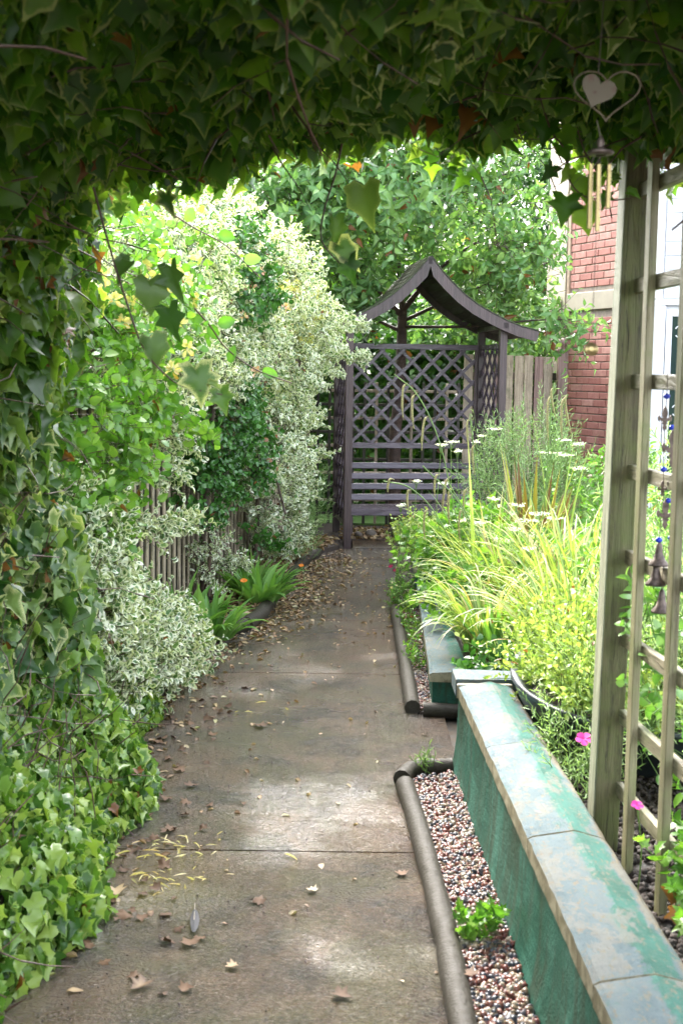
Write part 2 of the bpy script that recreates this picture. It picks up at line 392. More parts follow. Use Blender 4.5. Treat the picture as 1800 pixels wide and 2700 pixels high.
def mat_brick():
    m, t, p, o = nt('red_brick'); v = coords(t); f = noise(t, v, 14, 6, .7)
    oi = t.nodes.new('ShaderNodeObjectInfo')
    c = ramp(t, oi.outputs['Random'], [(0, (.33, .13, .105)), (.5, (.42, .19, .155)), (1, (.50, .27, .225))])
    c = mix(t, ramp(t, f, [(.4, (.4,)*3), (.7, (0, 0, 0))]), c, (.22, .06, .05))
    t.links.new(c, p.inputs['Base Color']); p.inputs['Roughness'].default_value = .75; bump(t, p, f, .5, .006); return m
M['brick'] = mat_brick()
def mat_pebble(wet=.3):
    m, t, p, o = nt('pebbles'); a = N(t, 'ShaderNodeAttribute', attribute_name='rnd').outputs['Fac']
    c = ramp(t, a, [(0, (.17, .12, .075)), (.12, (.26, .22, .16)), (.24, (.13, .038, .028)), (.50, (.19, .08, .056)), (.62, (.030, .033, .042)), (.78, (.07, .065, .075)), (.90, (.2, .15, .1))], 'CONSTANT')
    t.links.new(c, p.inputs['Base Color']); p.inputs['Roughness'].default_value = wet
    tc = t.nodes.new('ShaderNodeTexCoord'); bump(t, p, noise(t, tc.outputs['Object'], 200, 3), .3, .002); return m
M['pebble'] = mat_pebble()
m, t, p, o = nt('window_glass'); p.inputs['Base Color'].default_value = (.03, .05, .045, 1); p.inputs['Roughness'].default_value = .05; M['glass'] = m
def mat_heart():
    m, t, p, o = nt('rusty_painted_heart'); v = coords(t); f = noise(t, v, 40, 6, .7); g = noise(t, v, 12, 3)
    c = ramp(t, g, [(.45, (.13, .10, .06)), (.55, (.13, .035, .025))]); c = mix(t, ramp(t, f, [(.62, (0, 0, 0)), (.68, (1, 1, 1))]), c, (.08, .03, .02))
    t.links.new(c, p.inputs['Base Color']); p.inputs['Roughness'].default_value = .6; return m
M['heart'] = mat_heart()
M['bluefl'] = plain('blue_enamel', (.05, .35, .75), .3)
M['feather'] = plain('grey_feather', (.025, .028, .036), .7, 0, .2, .5, 80)
# ------------------------------------------------------------------ foliage machinery
def nrm(a): return a/np.maximum(np.linalg.norm(a, axis=-1, keepdims=True), 1e-9)
def rv(n): return nrm(rng.normal(size=(n, 3)))
def leaf_t(half, cz=(0, .35), cup=.25, droop=.35, wob=.05, seed=0):
    """half: right-hand outline from base to tip; returns V, T, edge"""
    r = np.random.default_rng(seed)
    hl = np.array(half, float); left = hl[1:-1][::-1]*[-1, 1] if abs(hl[0][0]) < 1e-6 else hl[:-1][::-1]*[-1, 1]
    out = np.vstack([hl, left]); n = len(out)
    V = np.zeros((n+1, 3)); V[1:, :2] = out; V[0, :2] = cz
    V[:, 2] = cup*np.abs(V[:, 0])*1.0 - droop*(V[:, 1]-.1)**2 + r.normal(0, wob, n+1)*.6
    V[0, 2] -= cup*.08
    T = np.array([[0, 1+i, 1+(i+1) % n] for i in range(n)])
    e = np.ones(n+1); e[0] = 0
    return V, T, e
IVY = [(0, .02), (.17, -.13), (.45, -.10), (.33, .17), (.58, .36), (.27, .50), (.14, .72), (0, 1.0)]
IVY2 = [(0, .02), (.22, -.14), (.50, .02), (.42, .25), (.46, .48), (.2, .66), (0, 1.0)]
OVAL = [(0, 0), (.17, .16), (.28, .42), (.22, .74), (0, 1.0)]
OVALW = [(0, 0), (.26, .14), (.38, .42), (.27, .78), (0, 1.0)]
LONG = [(0, 0), (.15, .14), (.24, .38), (.19, .68), (.06, .92), (0, 1.06)]
NARR = [(0, 0), (.055, .3), (.05, .7), (0, 1.0)]
PETAL = [(0, 0), (.16, .3), (.28, .75), (.12, 1.0), (0, .96)]
LOBED = [(0, .02), (.30, -.05), (.26, .12), (.62, .30), (.34, .42), (.42, .70), (.16, .66), (0, 1.0)]
def tset(half, n=4, **k): return [leaf_t(half, seed=s*11+3, cup=k.get('cup', .25)*(0.4+.5*s), droop=k.get('droop', .35)*(.5+.35*s), wob=k.get('wob', .05), cz=k.get('cz', (0, .35))) for s in range(n)]
TP = {'ivy': tset(IVY, 3, cup=.45, droop=.55, wob=.07)+tset(IVY2, 3, cup=.4, droop=.7, wob=.07), 'oval': tset(OVAL, 4, cup=.5, droop=.3),
      'ovalw': tset(OVALW, 4, cup=.3, droop=.35), 'long': tset(LONG, 4, cup=.35, droop=.45), 'narr': tset(NARR, 3, cup=.5, droop=.35, wob=.01, cz=(0, .5)),
      'petal': tset(PETAL, 3), 'lobed': tset(LOBED, 3, cup=.3, droop=.2, wob=.09)}
def frames(Y, Nh):
    Y = nrm(Y); Z = nrm(Nh-Y*np.sum(Nh*Y, -1, keepdims=True)); X = np.cross(Y, Z)
    return np.stack([X, Y, Z], -1)       # columns
class Cloud:
    def __init__(s): s.P = []; s.R = []; s.S = []
    def add(s, P, Y, Nh, S):
        s.P.append(P); s.R.append(frames(Y, Nh)); s.S.append(np.broadcast_to(S, (len(P),)).astype(float)); return s
    def arrays(s): return np.concatenate(s.P), np.concatenate(s.R), np.concatenate(s.S)
    def build(s, parent, key, mat, name='foliage', leaf='leaf', singles=300, minpx=10, hide_mass=None):
        P, Rm, S = s.arrays(); tp = TP[key]; off = np.array(parent.location) if parent else np.zeros(3)
        px, py, d = project(P); size = S*F/d
        vis = (px > -10) & (px < 1810) & (py > -10) & (py < 2710) & (size >= minpx)
        # nearest of all that share a small picture cell are the ones one can see
        if singles:
            cell = (np.clip(px, 0, 1800)//12).astype(int)*1000+(np.clip(py, 0, 2700)//12).astype(int)
            order = np.argsort(d); first = np.zeros(len(P), bool); seen = set()
            for i in order:
                if not vis[i]: continue
                c = cell[i]
                if c not in seen: seen.add(c); first[i] = True
            cand = np.where(first)[0]; cand = cand[np.argsort(-size[cand])][:singles]
        else: cand = np.array([], int)
        pick = np.zeros(len(P), bool); pick[cand] = True
        if len(cand):
            shared = []
            for ti, (V, T, e) in enumerate(tp):
                for q in range(5):
                    me = tris_mesh(leaf, V, T, {'rnd': np.full(len(V), rng.random()), 'edge': e}, True); me.materials.append(mat); shared.append(me)
            Rl = Rm[cand]; 
            for j, i in enumerate(cand):
                o = bpy.data.objects.new(leaf, shared[int(rng.integers(len(shared)))]); COL.objects.link(o)
                if parent: o.parent = parent
                m3 = Matrix(Rm[i].tolist())*S[i]; m4 = m3.to_4x4(); m4.translation = Vector(P[i]-off); o.matrix_basis = m4
        rest = ~pick
        if rest.any():
            P, Rm, S = P[rest], Rm[rest], S[rest]; k = rng.integers(len(tp), size=len(P)); VV = []; TT = []; RR = []; EE = []; n0 = 0
            for ti, (V, T, e) in enumerate(tp):
                w = np.where(k == ti)[0]
                if not len(w): continue
                v = np.einsum('nij,vj->nvi', Rm[w], V)*S[w, None, None]+P[w, None, :]-off
                VV.append(v.reshape(-1, 3)); TT.append((T[None]+np.arange(len(w))[:, None, None]*len(V)+n0).reshape(-1, 3))
                RR.append(np.repeat(rng.random(len(w)), len(V))); EE.append(np.tile(e, len(w))); n0 += len(w)*len(V)
            me = tris_mesh(name, np.concatenate(VV), np.concatenate(TT), {'rnd': np.concatenate(RR), 'edge': np.concatenate(EE)}, key != 'rock')
            return link(name, me, mat, parent, 'stuff')
def blobs(bl, n, inner=.78, outer=1.04, face=-.45, warp=.12):
    """points and outward normals on the shell of a union of ellipsoids (cx,cy,cz,rx,ry,rz)"""
    A = np.array([b[3]*b[4]+b[4]*b[5]+b[3]*b[5] for b in bl]); A = A/A.sum(); PP = []; NN = []
    for b, a in zip(bl, A):
        k = int(n*a*2.2)+8; u = rv(k); c = np.array(b[:3]); r = np.array(b[3:6])
        # lumpy shell
        w = 1+warp*(np.sin(u[:, 0]*5.1+b[0]*9)+np.sin(u[:, 1]*6.3+b[1]*7)+np.sin(u[:, 2]*5.7+b[2]*5))/2
        f = inner+(outer-inner)*rng.random(k)**.6
        p0 = c+u*r; g3 = np.sin(p0[:, 0]*17+p0[:, 2]*9)+np.sin(p0[:, 1]*13+p0[:, 0]*7)+np.sin(p0[:, 2]*19-p0[:, 1]*8)
        f = f*(1+.10*np.clip(g3, -1.6, 1.2))
        p = c+u*r*(w*f)[:, None]; nn = nrm(u/r)
        keep = np.ones(k, bool)
        for b2 in bl:
            if b2 is b: continue
            keep &= np.sum(((p-np.array(b2[:3]))/np.array(b2[3:6]))**2, 1) > .55
        tocam = nrm(np.array([0, 0, CZ])-p); keep &= np.sum(tocam*nn, 1) > face
        PP.append(p[keep]); NN.append(nn[keep])
    P = np.concatenate(PP); Nn = np.concatenate(NN)
    if len(P) > n: s = rng.permutation(len(P))[:n]; P, Nn = P[s], Nn[s]
    return P, Nn
def sprigs(cl, P, Dn, m=8, L=.12, size=.03, spread=60, opp=True, up=.3, jit=.25, stems=None, sr=.0015, tipr=True):
    """m leaves set along a short shoot at each P growing towards Dn"""
    n = len(P); Dn = nrm(Dn); a = nrm(np.cross(Dn, nrm(rv(n)+[0, 0, .01]))); b = np.cross(Dn, a); Ls = L*(.6+.8*rng.random(n))
    bend = rv(n)*.25
    for k in range(m):
        f = (k+.4)/m; ph = (k//2)*(math.pi/2)+(k % 2)*math.pi if opp else k*2.4
        ph = ph+rng.normal(0, .3, n); sp = R(spread)*(1.15-.75*f)+rng.normal(0, .15, n)
        rad = a*np.cos(ph)[:, None]+b*np.sin(ph)[:, None]
        Y = Dn*np.cos(sp)[:, None]+rad*np.sin(sp)[:, None]
        Z = Dn*np.sin(sp)[:, None]-rad*np.cos(sp)[:, None]
        Z = Z+np.array([0, 0, up])+rng.normal(0, jit, (n, 3)); pos = P+(Dn+bend*f)*(Ls*f)[:, None]
        cl.add(pos, Y+rng.normal(0, .12, (n, 3)), Z, size*(.7+.5*rng.random(n))*(1.1-.35*f))
    if stems is not None:
        for i in range(n): stems.append((P[i]-Dn[i]*Ls[i]*.6, P[i]+(Dn[i]+bend[i])*Ls[i]*.95, sr))
def strips(parent, segs, mat, name='stem', kind=None):
    """many thin three-sided stems in one mesh"""
    if not segs: return
    off = np.array(parent.location) if parent else np.zeros(3)
    A = np.array([s[0] for s in segs])-off; B = np.array([s[1] for s in segs])-off; r = np.array([s[2] for s in segs])
    d = nrm(B-A); x = nrm(np.cross(d, np.array([.3, .2, .9]))); y = np.cross(d, x); VV = []
    for E_, q in ((A, 1.), (B, .6)):
        for k in range(3):
            an = 2.094*k; VV.append(E_+(x*math.cos(an)+y*math.sin(an))*(r*q)[:, None])
    V = np.stack(VV, 1).reshape(-1, 3); T0 = []
    for k in range(3): k2 = (k+1) % 3; T0 += [[k, k2, 3+k2], [k, 3+k2, 3+k]]
    T = (np.array(T0)[None]+np.arange(len(A))[:, None, None]*6).reshape(-1, 3)
    return link(name, tris_mesh(name, V, T, None, True), mat, parent, kind or 'stuff')
def blades(parent, base, d0, length, width, droop, mat, name='blade', seg=7, kind=None, rr=None, singles=0, side=None):
    """strap or grass blades: base (n,3), start direction, length, width, droop (n)"""
    n = len(base); d0 = nrm(d0); hz = d0*[1, 1, 0]; hz = nrm(hz+rng.normal(0, .05, (n, 3))*[1, 1, 0]); sd_ = nrm(np.cross(hz, [0, 0, 1.])) if side is None else side
    P = base.copy(); dirv = d0.copy(); rows = []
    for i in range(seg+1):
        f = i/seg; w = width*np.minimum(1, (1-f)*2.2+.02)*(.65+.35*min(1, f*3)); nr = nrm(np.cross(sd_, dirv))
        rows.append(np.stack([P-sd_*w[:, None]*.5, P-nr*w[:, None]*.22, P+sd_*w[:, None]*.5], 1))
        P = P+dirv*(length/seg)[:, None]; dirv = nrm(dirv+np.array([0, 0, -1.])*(droop*(.3+f)*2.2/seg)[:, None]+hz*(droop*.35/seg)[:, None])
    V = np.stack(rows, 1).reshape(n, -1, 3); T0 = []
    for i in range(seg):
        for c in range(2):
            a = i*3+c; T0 += [[a, a+1, a+4], [a, a+4, a+3]]
    T0 = np.array(T0); nv = V.shape[1]; r = rr if rr is not None else rng.random(n); ee = np.tile([1., 0, 1.], seg+1)
    off = np.array(parent.location) if parent else np.zeros(3)
    k = min(singles, n)
    for j in range(k):
        me = tris_mesh(name, V[j]-off, T0, {'rnd': np.full(nv, r[j]), 'edge': ee}, True); link(name, me, mat, parent)
    if n > k:
        T = (T0[None]+np.arange(n-k)[:, None, None]*nv).reshape(-1, 3)
        me = tris_mesh(name, V[k:].reshape(-1, 3)-off, T, {'rnd': np.repeat(r[k:], nv), 'edge': np.tile(ee, n-k)}, True)
        return link(name if not k else 'foliage', me, mat, parent, kind or ('stuff' if n-k > 1 else None))
def spline(pts, n=12):
    pts = [Vector(p) for p in pts]; q = [pts[0]*2-pts[1]]+pts+[pts[-1]*2-pts[-2]]; out = []
    for i in range(1, len(q)-2):
        for k in range(n):
            t_ = k/n; a, b, c, d = q[i-1:i+3]
            out.append(.5*((2*b)+(c-a)*t_+(2*a-5*b+4*c-d)*t_*t_+(-a+3*b-3*c+d)*t_**3))
    out.append(pts[-1]); return out

# ------------------------------------------------------------------ ground, path, beds
def sheet(name, pts, z, mat, kind='structure', parent=None):
    b = MB(); b.prism([(x, y, z-.12) for x, y in pts], (0, 0, .12)); return b.build(name, mat, parent, kind)
g = MB(); S_ = 150
g.add([(-S_, -S_, -.02), (S_, -S_, -.02), (S_, S_, -.02), (-S_, S_, -.02)], [[0, 1, 2, 3]]); g.build('ground', M['earth'], None, 'structure')
lawn = MB(); lawn.prism([(-6, 12.9, -.015), (6, 12.9, -.015), (6, 30, -.015), (-6, 30, -.015)], (0, 0, .02)); lawn.build('lawn', M['grass'], None, 'structure')

path = bpy.data.objects.new('path', None); COL.objects.link(path); path['kind'] = 'structure'
LEFT = [(-1.1, 0.5), (-.98, 2.2), (-.86, 3.4), (-.83, 4.6), (-.86, 5.47), (-.80, 6.3), (-.735, 6.9), (-.60, 7.3), (-.50, 7.66), (-.43, 8.4), (-.29, 9.98), (-.17, 10.6), (0.02, 11.02)]
def left_x(y):
    return float(np.interp(y, [p[1] for p in LEFT], [p[0] for p in LEFT]))
RIGHT = [(.24, .5), (.265, 3.3), (.25, 4.5), (.445, 4.72), (.445, 5.55), (.33, 5.6), (.345, 8.0), (.46, 8.1), (.52, 11.02)]
def slab(y0, y1):
    G_ = .005; ys = sorted(set([y0+G_, y1-G_]+[p[1] for p in LEFT if y0 < p[1] < y1])); yr = sorted(set([y0+G_, y1-G_]+[p[1] for p in RIGHT if y0 < p[1] < y1]))
    rxf = lambda y: float(np.interp(y, [p[1] for p in RIGHT], [p[0] for p in RIGHT]))
    pts = [(left_x(y)-.03, y) for y in ys]+[(rxf(y)+.02, y) for y in yr[::-1]]
    # dense subdivided top for gentle unevenness
    b = MB(); b.prism([(x, y, -.10) for x, y in pts], (0, 0, .10))
    return b.build('slab', M['concrete'], path)
for a, b in ((.5, 2.55), (2.55, 3.93), (3.93, 6.36), (6.36, 7.76), (7.76, 9.4), (9.4, 11.02)): slab(a, b)
jm = MB(); jm.prism([(x, y, -.018) for x, y in [(-1.0, .5), (.24, .5), (.26, 3.3), (.25, 4.5), (.44, 5.5), (.33, 5.6), (.34, 8), (.45, 8.1), (.5, 11), (0, 11)] + [(p[0], p[1]) for p in LEFT[::-1][1:]]], (0, 0, .008))
jm.build('joint_filling', M['moss'], path)
# arbour threshold and leaf mould under the arbour
th = MB(); th.box((.85, 11.28, -.005), (1.5, .5, .03)); th.build('threshold', M['concrete'], None, 'structure')
sheet('bed_left', [(-1.6, 4.2), (-.86, 4.4), (-.88, 5.47), (-.83, 6.3), (-.77, 6.9), (-.63, 7.3), (-.53, 7.66), (-.46, 8.4), (-.32, 9.98), (-.2, 10.6), (-.02, 11.0), (-.02, 12.6), (-1.6, 12.6)], .035, M['soil'])
sheet('arbour_floor', [(-.018, 11.54), (1.9, 11.54), (1.9, 12.6), (-.018, 12.6)], .012, M['soil'])
# raised bed soil behind the walls
sheet('raised_soil', [(.60, 1.2), (3.4, 1.2), (3.4, 11.9), (1.72, 11.9), (1.72, 10.6), (.62, 10.6), (.62, 8.2), (.58, 8.1), (.58, 4.9), (.62, 4.85)], .22, M['soil'])
sb = MB()
for (x0, x1, y0, y1) in ((.6, 2.6, 2.0, 4.85),):
    pass
# lumps of soil and bark chips
def rock_t(seed, sub=0):
    r = np.random.default_rng(seed); t_ = (1+5**.5)/2
    V = np.array([(-1, t_, 0), (1, t_, 0), (-1, -t_, 0), (1, -t_, 0), (0, -1, t_), (0, 1, t_), (0, -1, -t_), (0, 1, -t_), (t_, 0, -1), (t_, 0, 1), (-t_, 0, -1), (-t_, 0, 1)], float)
    T = np.array([(0, 11, 5), (0, 5, 1), (0, 1, 7), (0, 7, 10), (0, 10, 11), (1, 5, 9), (5, 11, 4), (11, 10, 2), (10, 7, 6), (7, 1, 8), (3, 9, 4), (3, 4, 2), (3, 2, 6), (3, 6, 8), (3, 8, 9), (4, 9, 5), (2, 4, 11), (6, 2, 10), (8, 6, 7), (9, 8, 1)])
    V = nrm(V); V = V*(1+r.normal(0, .14, (12, 1)))*np.array([1, .8, .6])*.5
    return V, T, np.ones(12)
TP['rock'] = [rock_t(i) for i in range(8)]
def poly_scatter(pts, n):
    pts = np.array(pts); lo, hi = pts.min(0), pts.max(0); out = []
    while sum(len(o) for o in out) < n:
        q = lo+rng.random((n*2, 2))*(hi-lo); ins = np.zeros(len(q), bool); j = len(pts)-1
        for i in range(len(pts)):
            c = ((pts[i, 1] > q[:, 1]) != (pts[j, 1] > q[:, 1])) & (q[:, 0] < (pts[j, 0]-pts[i, 0])*(q[:, 1]-pts[i, 1])/(pts[j, 1]-pts[i, 1]+1e-12)+pts[i, 0])
            ins ^= c; j = i
        out.append(q[ins])
    return np.concatenate(out)[:n]
def ground_items(name, key, pts, n, size, z, mat, flat=.8, kind='stuff', dz=.01, smooth=True):
    q = poly_scatter(pts, n) if not isinstance(pts, np.ndarray) else pts; n = len(q); c = Cloud()
    P = np.column_stack([q, z+rng.random(n)*dz]); an = rng.random(n)*6.28
    Y = np.column_stack([np.cos(an), np.sin(an), rng.normal(0, 1-flat, n)]); Nh = np.array([0, 0, 1.])+rng.normal(0, (1-flat)*1.2, (n, 3))
    c.add(P, Y, Nh, size*(.6+.8*rng.random(n))); return c.build(None, key, mat, name, singles=0)
gravel_near = [(.315, .6), (.335, 2.85), (.34, 3.3), (.30, 4.60), (.42, 4.68), (.445, 4.6), (.46, 3.0), (.50, .6)]
bed = MB(); bed.prism([(x, y, -.04) for x, y in gravel_near], (0, 0, .045)); bed.build('gravel_bed', M['soil'], None, 'structure')
ground_items('gravel', 'rock', [(.30, 2.3), (.31, 3.3), (.275, 4.63), (.43, 4.70), (.452, 4.6), (.465, 3.0), (.47, 2.3)], 5200, .022, .010, M['pebble'], .3, dz=.012)
bed = MB(); bed.prism([(x, y, -.04) for x, y in [(.36, 5.62), (.40, 5.62), (.46, 8.1), (.37, 8.1)]], (0, 0, .045)); bed.build('gravel_strip', M['soil'], None, 'structure')
ground_items('gravel', 'rock', [(.35, 5.63), (.42, 5.63), (.50, 8.1), (.365, 8.1)], 2400, .019, .008, M['pebble'], .3, dz=.012)

# ------------------------------------------------------------------ log edging
def logroll(pts, r=.034, z=.024, label='', group=None, name='edging_log', n=10):
    t_ = thing(name, label, 'log edging', (pts[0][0], pts[0][1], 0), group)
    sp = spline([(x, y, z) for x, y in pts], 4); rr = [r*(1+.05*math.sin(i*1.7)+.03*math.sin(i*4.1)) for i in range(len(sp))]
    MB().tube(sp, rr, n).build('log', M['log'], t_); return t_
logroll([(.297, .6), (.293, 2.85), (.290, 3.35), (.270, 4.0), (.243, 4.53)], label='long dark round edging log beside the near gravel strip')
logroll([(.235, 4.60), (.262, 4.685), (.31, 4.74)], label='short bent edging log at the corner of the near gravel strip')
logroll([(.33, 4.745), (.43, 4.76)], .034, label='short edging log closing the near gravel strip against the green wall')
logroll([(.328, 5.62), (.34, 6.8), (.348, 8.02)], .036, label='straight dark edging log beside the far gravel strip')
logroll([(.375, 5.585), (.55, 5.57)], .034, label='short dark edging log crossing in front of the green block wall')
lp = [(p[0]-.02, p[1]) for p in LEFT]
logroll([(-.862, 4.3), (-.85, 4.6), (-.875, 5.2)], .045, .03, 'mossy edging log under the ivy on the left of the path')
logroll([(-.878, 5.27), (-.86, 5.7), (-.82, 6.3), (-.765, 6.8)], .045, .03, 'edging log under the white-edged shrub left of the path')
logroll([(-.75, 6.87), (-.68, 7.12), (-.565, 7.42)], .045, .03, 'curved edging log beside the front strappy-leaved clump')
logroll([(-.55, 7.45), (-.49, 7.75), (-.455, 8.2)], .045, .03, 'thick edging log with moss where the left bed bends')
logroll([(-.45, 8.3), (-.38, 9.2), (-.31, 9.95), (-.2, 10.55)], .04, .025, 'far low edging log half buried in fallen leaves')

# ------------------------------------------------------------------ green garden walls
def coping_stone(a, b, wl, wr, z, hl=.045, parent=None, rh=.022):
    """stone from a to b (xy of the left lip), saddle top"""
    a = Vector((*a, 0)); b = Vector((*b, 0)); d = (b-a).normalized(); s_ = Vector((d.y, -d.x, 0))
    if s_.x < 0 and abs(d.y) > .5: s_ = -s_
    prof = [(0, 0), (0, hl), (.012, hl+.006), (wl, hl+rh), (wr-.01, hl+.004), (wr, hl-.004), (wr, 0)]
    g_ = .0035; a = a+d*g_; b = b-d*g_
    # two rings per end, slightly rounded arrises
    m_ = MB(); ring = [a+s_*u+Vector((0, 0, z+w)) for u, w in prof]
    L = (b-a).length; k = max(3, int(L/.05)); R_ = random.Random(int(abs(a.x*997+a.y*131)))
    vs = []; nP = len(prof)
    for i in range(k+1):
        for j, (u, w) in enumerate(prof):
            jx = R_.uniform(-.0013, .0013); jz = R_.uniform(-.0008, .0008)
            end = .004 if i in (0, k) and j in (1, 2, 3, 4, 5) else 0
            vs.append(a+d*(L*i/k)+s_*(u+jx)+Vector((0, 0, z+w+jz-end)))
    fs = []
    for i in range(k):
        for j in range(nP): fs.append([i*nP+j, i*nP+(j+1) % nP, (i+1)*nP+(j+1) % nP, (i+1)*nP+j])
    fs += [list(range(nP)), [k*nP+j for j in range(nP)][::-1]]
    if d.cross(s_).z > 0: fs = [f[::-1] for f in fs]
    m_.add(vs, fs)
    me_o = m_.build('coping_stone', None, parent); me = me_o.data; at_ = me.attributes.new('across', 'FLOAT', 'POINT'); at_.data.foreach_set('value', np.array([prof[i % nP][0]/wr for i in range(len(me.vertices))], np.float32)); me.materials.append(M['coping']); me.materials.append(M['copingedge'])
    mi = []
    for p_ in me.polygons: mi.append(1 if abs(p_.normal.z) < .45 else 0)
    me.polygons.foreach_set('material_index', mi); me.update()
    return me_o
wall1 = thing('garden_wall', 'long low green rendered wall with peeling pale coping stones', 'garden wall', (.45, 4.8, 0))
wx = lambda y: .447+(4.8-y)*.020
w = MB(); ZW = .315
fr = [(wx(y)+.0, y) for y in np.linspace(4.8, 1.2, 19)]
vs = []; 
for (x, y) in fr:
    vs += [(x-.022, y, -.02), (x-.006, y, .05), (x+.004, y, .14), (x+.008, y, ZW), (x+.15, y, ZW), (x+.15, y, -.02)]
fs = []; k = 6
for i in range(len(fr)-1):
    for j in range(k): fs.append([i*k+j, (i+1)*k+j, (i+1)*k+(j+1) % k, i*k+(j+1) % k])
fs += [list(range(k)), [(len(fr)-1)*k+j for j in range(k)][::-1]]
w.add(vs, fs); w.build('render_face', M['greenwall'], wall1)
lipx = lambda y: .437+(4.8-y)*.021
cy = [4.66, 3.88, 3.10, 2.33, 1.55]
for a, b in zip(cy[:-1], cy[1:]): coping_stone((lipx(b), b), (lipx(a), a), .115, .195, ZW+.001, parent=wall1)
ws = MB(); ws.box((.66, 4.78, .15), (.14, .13, .33)); ws.build('return_face', M['greenwall'], wall1)
# corner stone running to the right
cs = MB(); cs.prism([(.432, 4.69, ZW+.001), (.432, 4.865, ZW+.001), (.735, 4.83, ZW+.001), (.735, 4.70, ZW+.001)], (0, 0, .062)); cs.build('corner_stone', M['coping'], wall1)
sh = MB(); sh.prism([(.433, 4.655, ZW+.001), (.44, 4.688, ZW+.001), (.63, 4.688, ZW+.001), (.64, 4.66, ZW+.001)], (0, 0, .05)); sh.build('mortar_joint', M['copingedge'], wall1)
wall2 = thing('garden_wall', 'lower green wall in the middle, half hidden under drooping sedge', 'garden wall', (.42, 5.65, 0))
w = MB(); w.prism([(.415, 5.62, -.02), (.62, 5.62, -.02), (.66, 8.12, -.02), (.50, 8.12, -.02)], (0, 0, .165)); w.build('render_face', M['greenwall'], wall2)
for (a, b) in ((5.60, 6.4), (6.4, 7.25), (7.25, 8.1)):
    f = lambda y: .400+(y-5.6)*.033
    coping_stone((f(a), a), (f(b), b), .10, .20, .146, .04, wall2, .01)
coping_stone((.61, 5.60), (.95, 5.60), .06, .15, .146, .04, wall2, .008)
wall3 = thing('garden_wall', 'far green wall block behind the yellow flowers beside the path', 'garden wall', (.48, 8.2, 0))
w = MB(); w.prism([(.478, 8.15, -.02), (.95, 8.15, -.02), (1.0, 10.9, -.02), (.60, 10.9, -.02)], (0, 0, .262)); w.build('render_face', M['greenwall'], wall3)
for (a, b) in ((8.13, 9.0), (9.0, 9.9), (9.9, 10.85)):
    f = lambda y: .462+(y-8.13)*.045
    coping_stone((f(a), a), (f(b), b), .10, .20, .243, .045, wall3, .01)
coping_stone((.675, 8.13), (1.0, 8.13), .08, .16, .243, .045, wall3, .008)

# ------------------------------------------------------------------ fences
def board_fence(name, a, b, h, label, mat, bw=.1, gap=.012, z0=0, proud=.012, rails=True, capm=None, seed=1):
    a = Vector((*a, 0)); b = Vector((*b, 0)); d = b-a; L = d.length; d.normalize(); nn = Vector((d.y, -d.x, 0)); rnd_ = random.Random(seed)
    t_ = thing(name, label, 'fence', a); k = int(L/bw)
    for i in range(k):
        c = a+d*(bw*(i+.5)); pr = proud*(i % 2)+rnd_.uniform(-.002, .002); hh = h+rnd_.uniform(-.008, .008)
        bx = MB(); bx.bar(c+nn*pr+Vector((0, 0, z0)), c+nn*pr+Vector((0, 0, z0+hh)), bw-gap, .014, up=nn); bx.build('board', mat if not isinstance(mat, list) else rnd_.choice(mat), t_)
    if rails:
        for zz in (.3, h*.55, h-.2):
            bx = MB(); bx.bar(a-nn*.035+Vector((0, 0, zz+z0)), b-nn*.035+Vector((0, 0, zz+z0)), .045, .07); bx.build('rail', M['fence_dark'], t_)
    return t_
# the left fence: narrow vertical pales with dark gaps
lf = lambda y: -.9+(y-8.06)*.122
side = board_fence('fence', (lf(4.6)-.02, 4.6), (lf(12.75), 12.75), 1.72, 'grey brown fence of narrow vertical pales behind the shrubs on the left', M['fence'], .058, .020, 0, .016)
bk = MB(); bk.bar(Vector((lf(4.6)-.055, 4.6, .86)), Vector((lf(12.75)-.035, 12.75, .86)), .012, 1.66); bk.build('backing_panel', M['fence_dark'], side)
board_fence('fence', (1.18, 12.78), (2.14, 13.02), 1.70, 'weathered reddish board fence panel right of the arbour', [M['fence'], M['fence_red']], .105, .012, 0, .012, seed=5)
gp = thing('gate_post', 'brown square post topped with a ball finial beside the brick wall', 'post', (2.18, 12.95, 0))
MB().box((2.18, 12.95, .87), (.095, .095, 1.76)).build('post', M['fence_red'], gp)
MB().box((2.18, 12.95, 1.762), (.125, .125, .022)).build('cap', M['fence_red'], gp)
MB().lathe((2.18, 12.95, 1.773), [(.0, 0), (.022, 0), (.016, .02), (.036, .035), (.046, .06), (.040, .088), (.02, .104), (0.001, .11)], 16).build('ball_finial', M['fence_red'], gp)
br = thing('brace', 'short raw orange timber brace showing in the gap of the board fence', 'brace', (1.86, 12.98, .9))
MB().bar((1.80, 12.985, .55), (1.87, 13.0, 1.1), .05, .03, up=(0, 1, 0)).build('timber', M['fence_raw'], br); MB().box((1.86, 13.01, 1.5), (.06, .03, .1)).build('block', M['fence_raw'], br)
# square trellis behind the arbour
bt = thing('trellis', 'pale square-meshed trellis panel standing behind the arbour', 'trellis', (-.4, 12.72, 0))
for i in range(14):
    x = -.36+i*.115; MB().box((x, 12.72+.01*x, .72), (.028, .014, 1.4)).build('upright', M['fence_dark'] if i % 3 else M['fence'], bt)
for j in range(10):
    MB().box((.40, 12.736, .12+j*.135), (1.56, .012, .028)).build('cross_slat', M['fence'] if j % 2 else M['fence_dark'], bt)

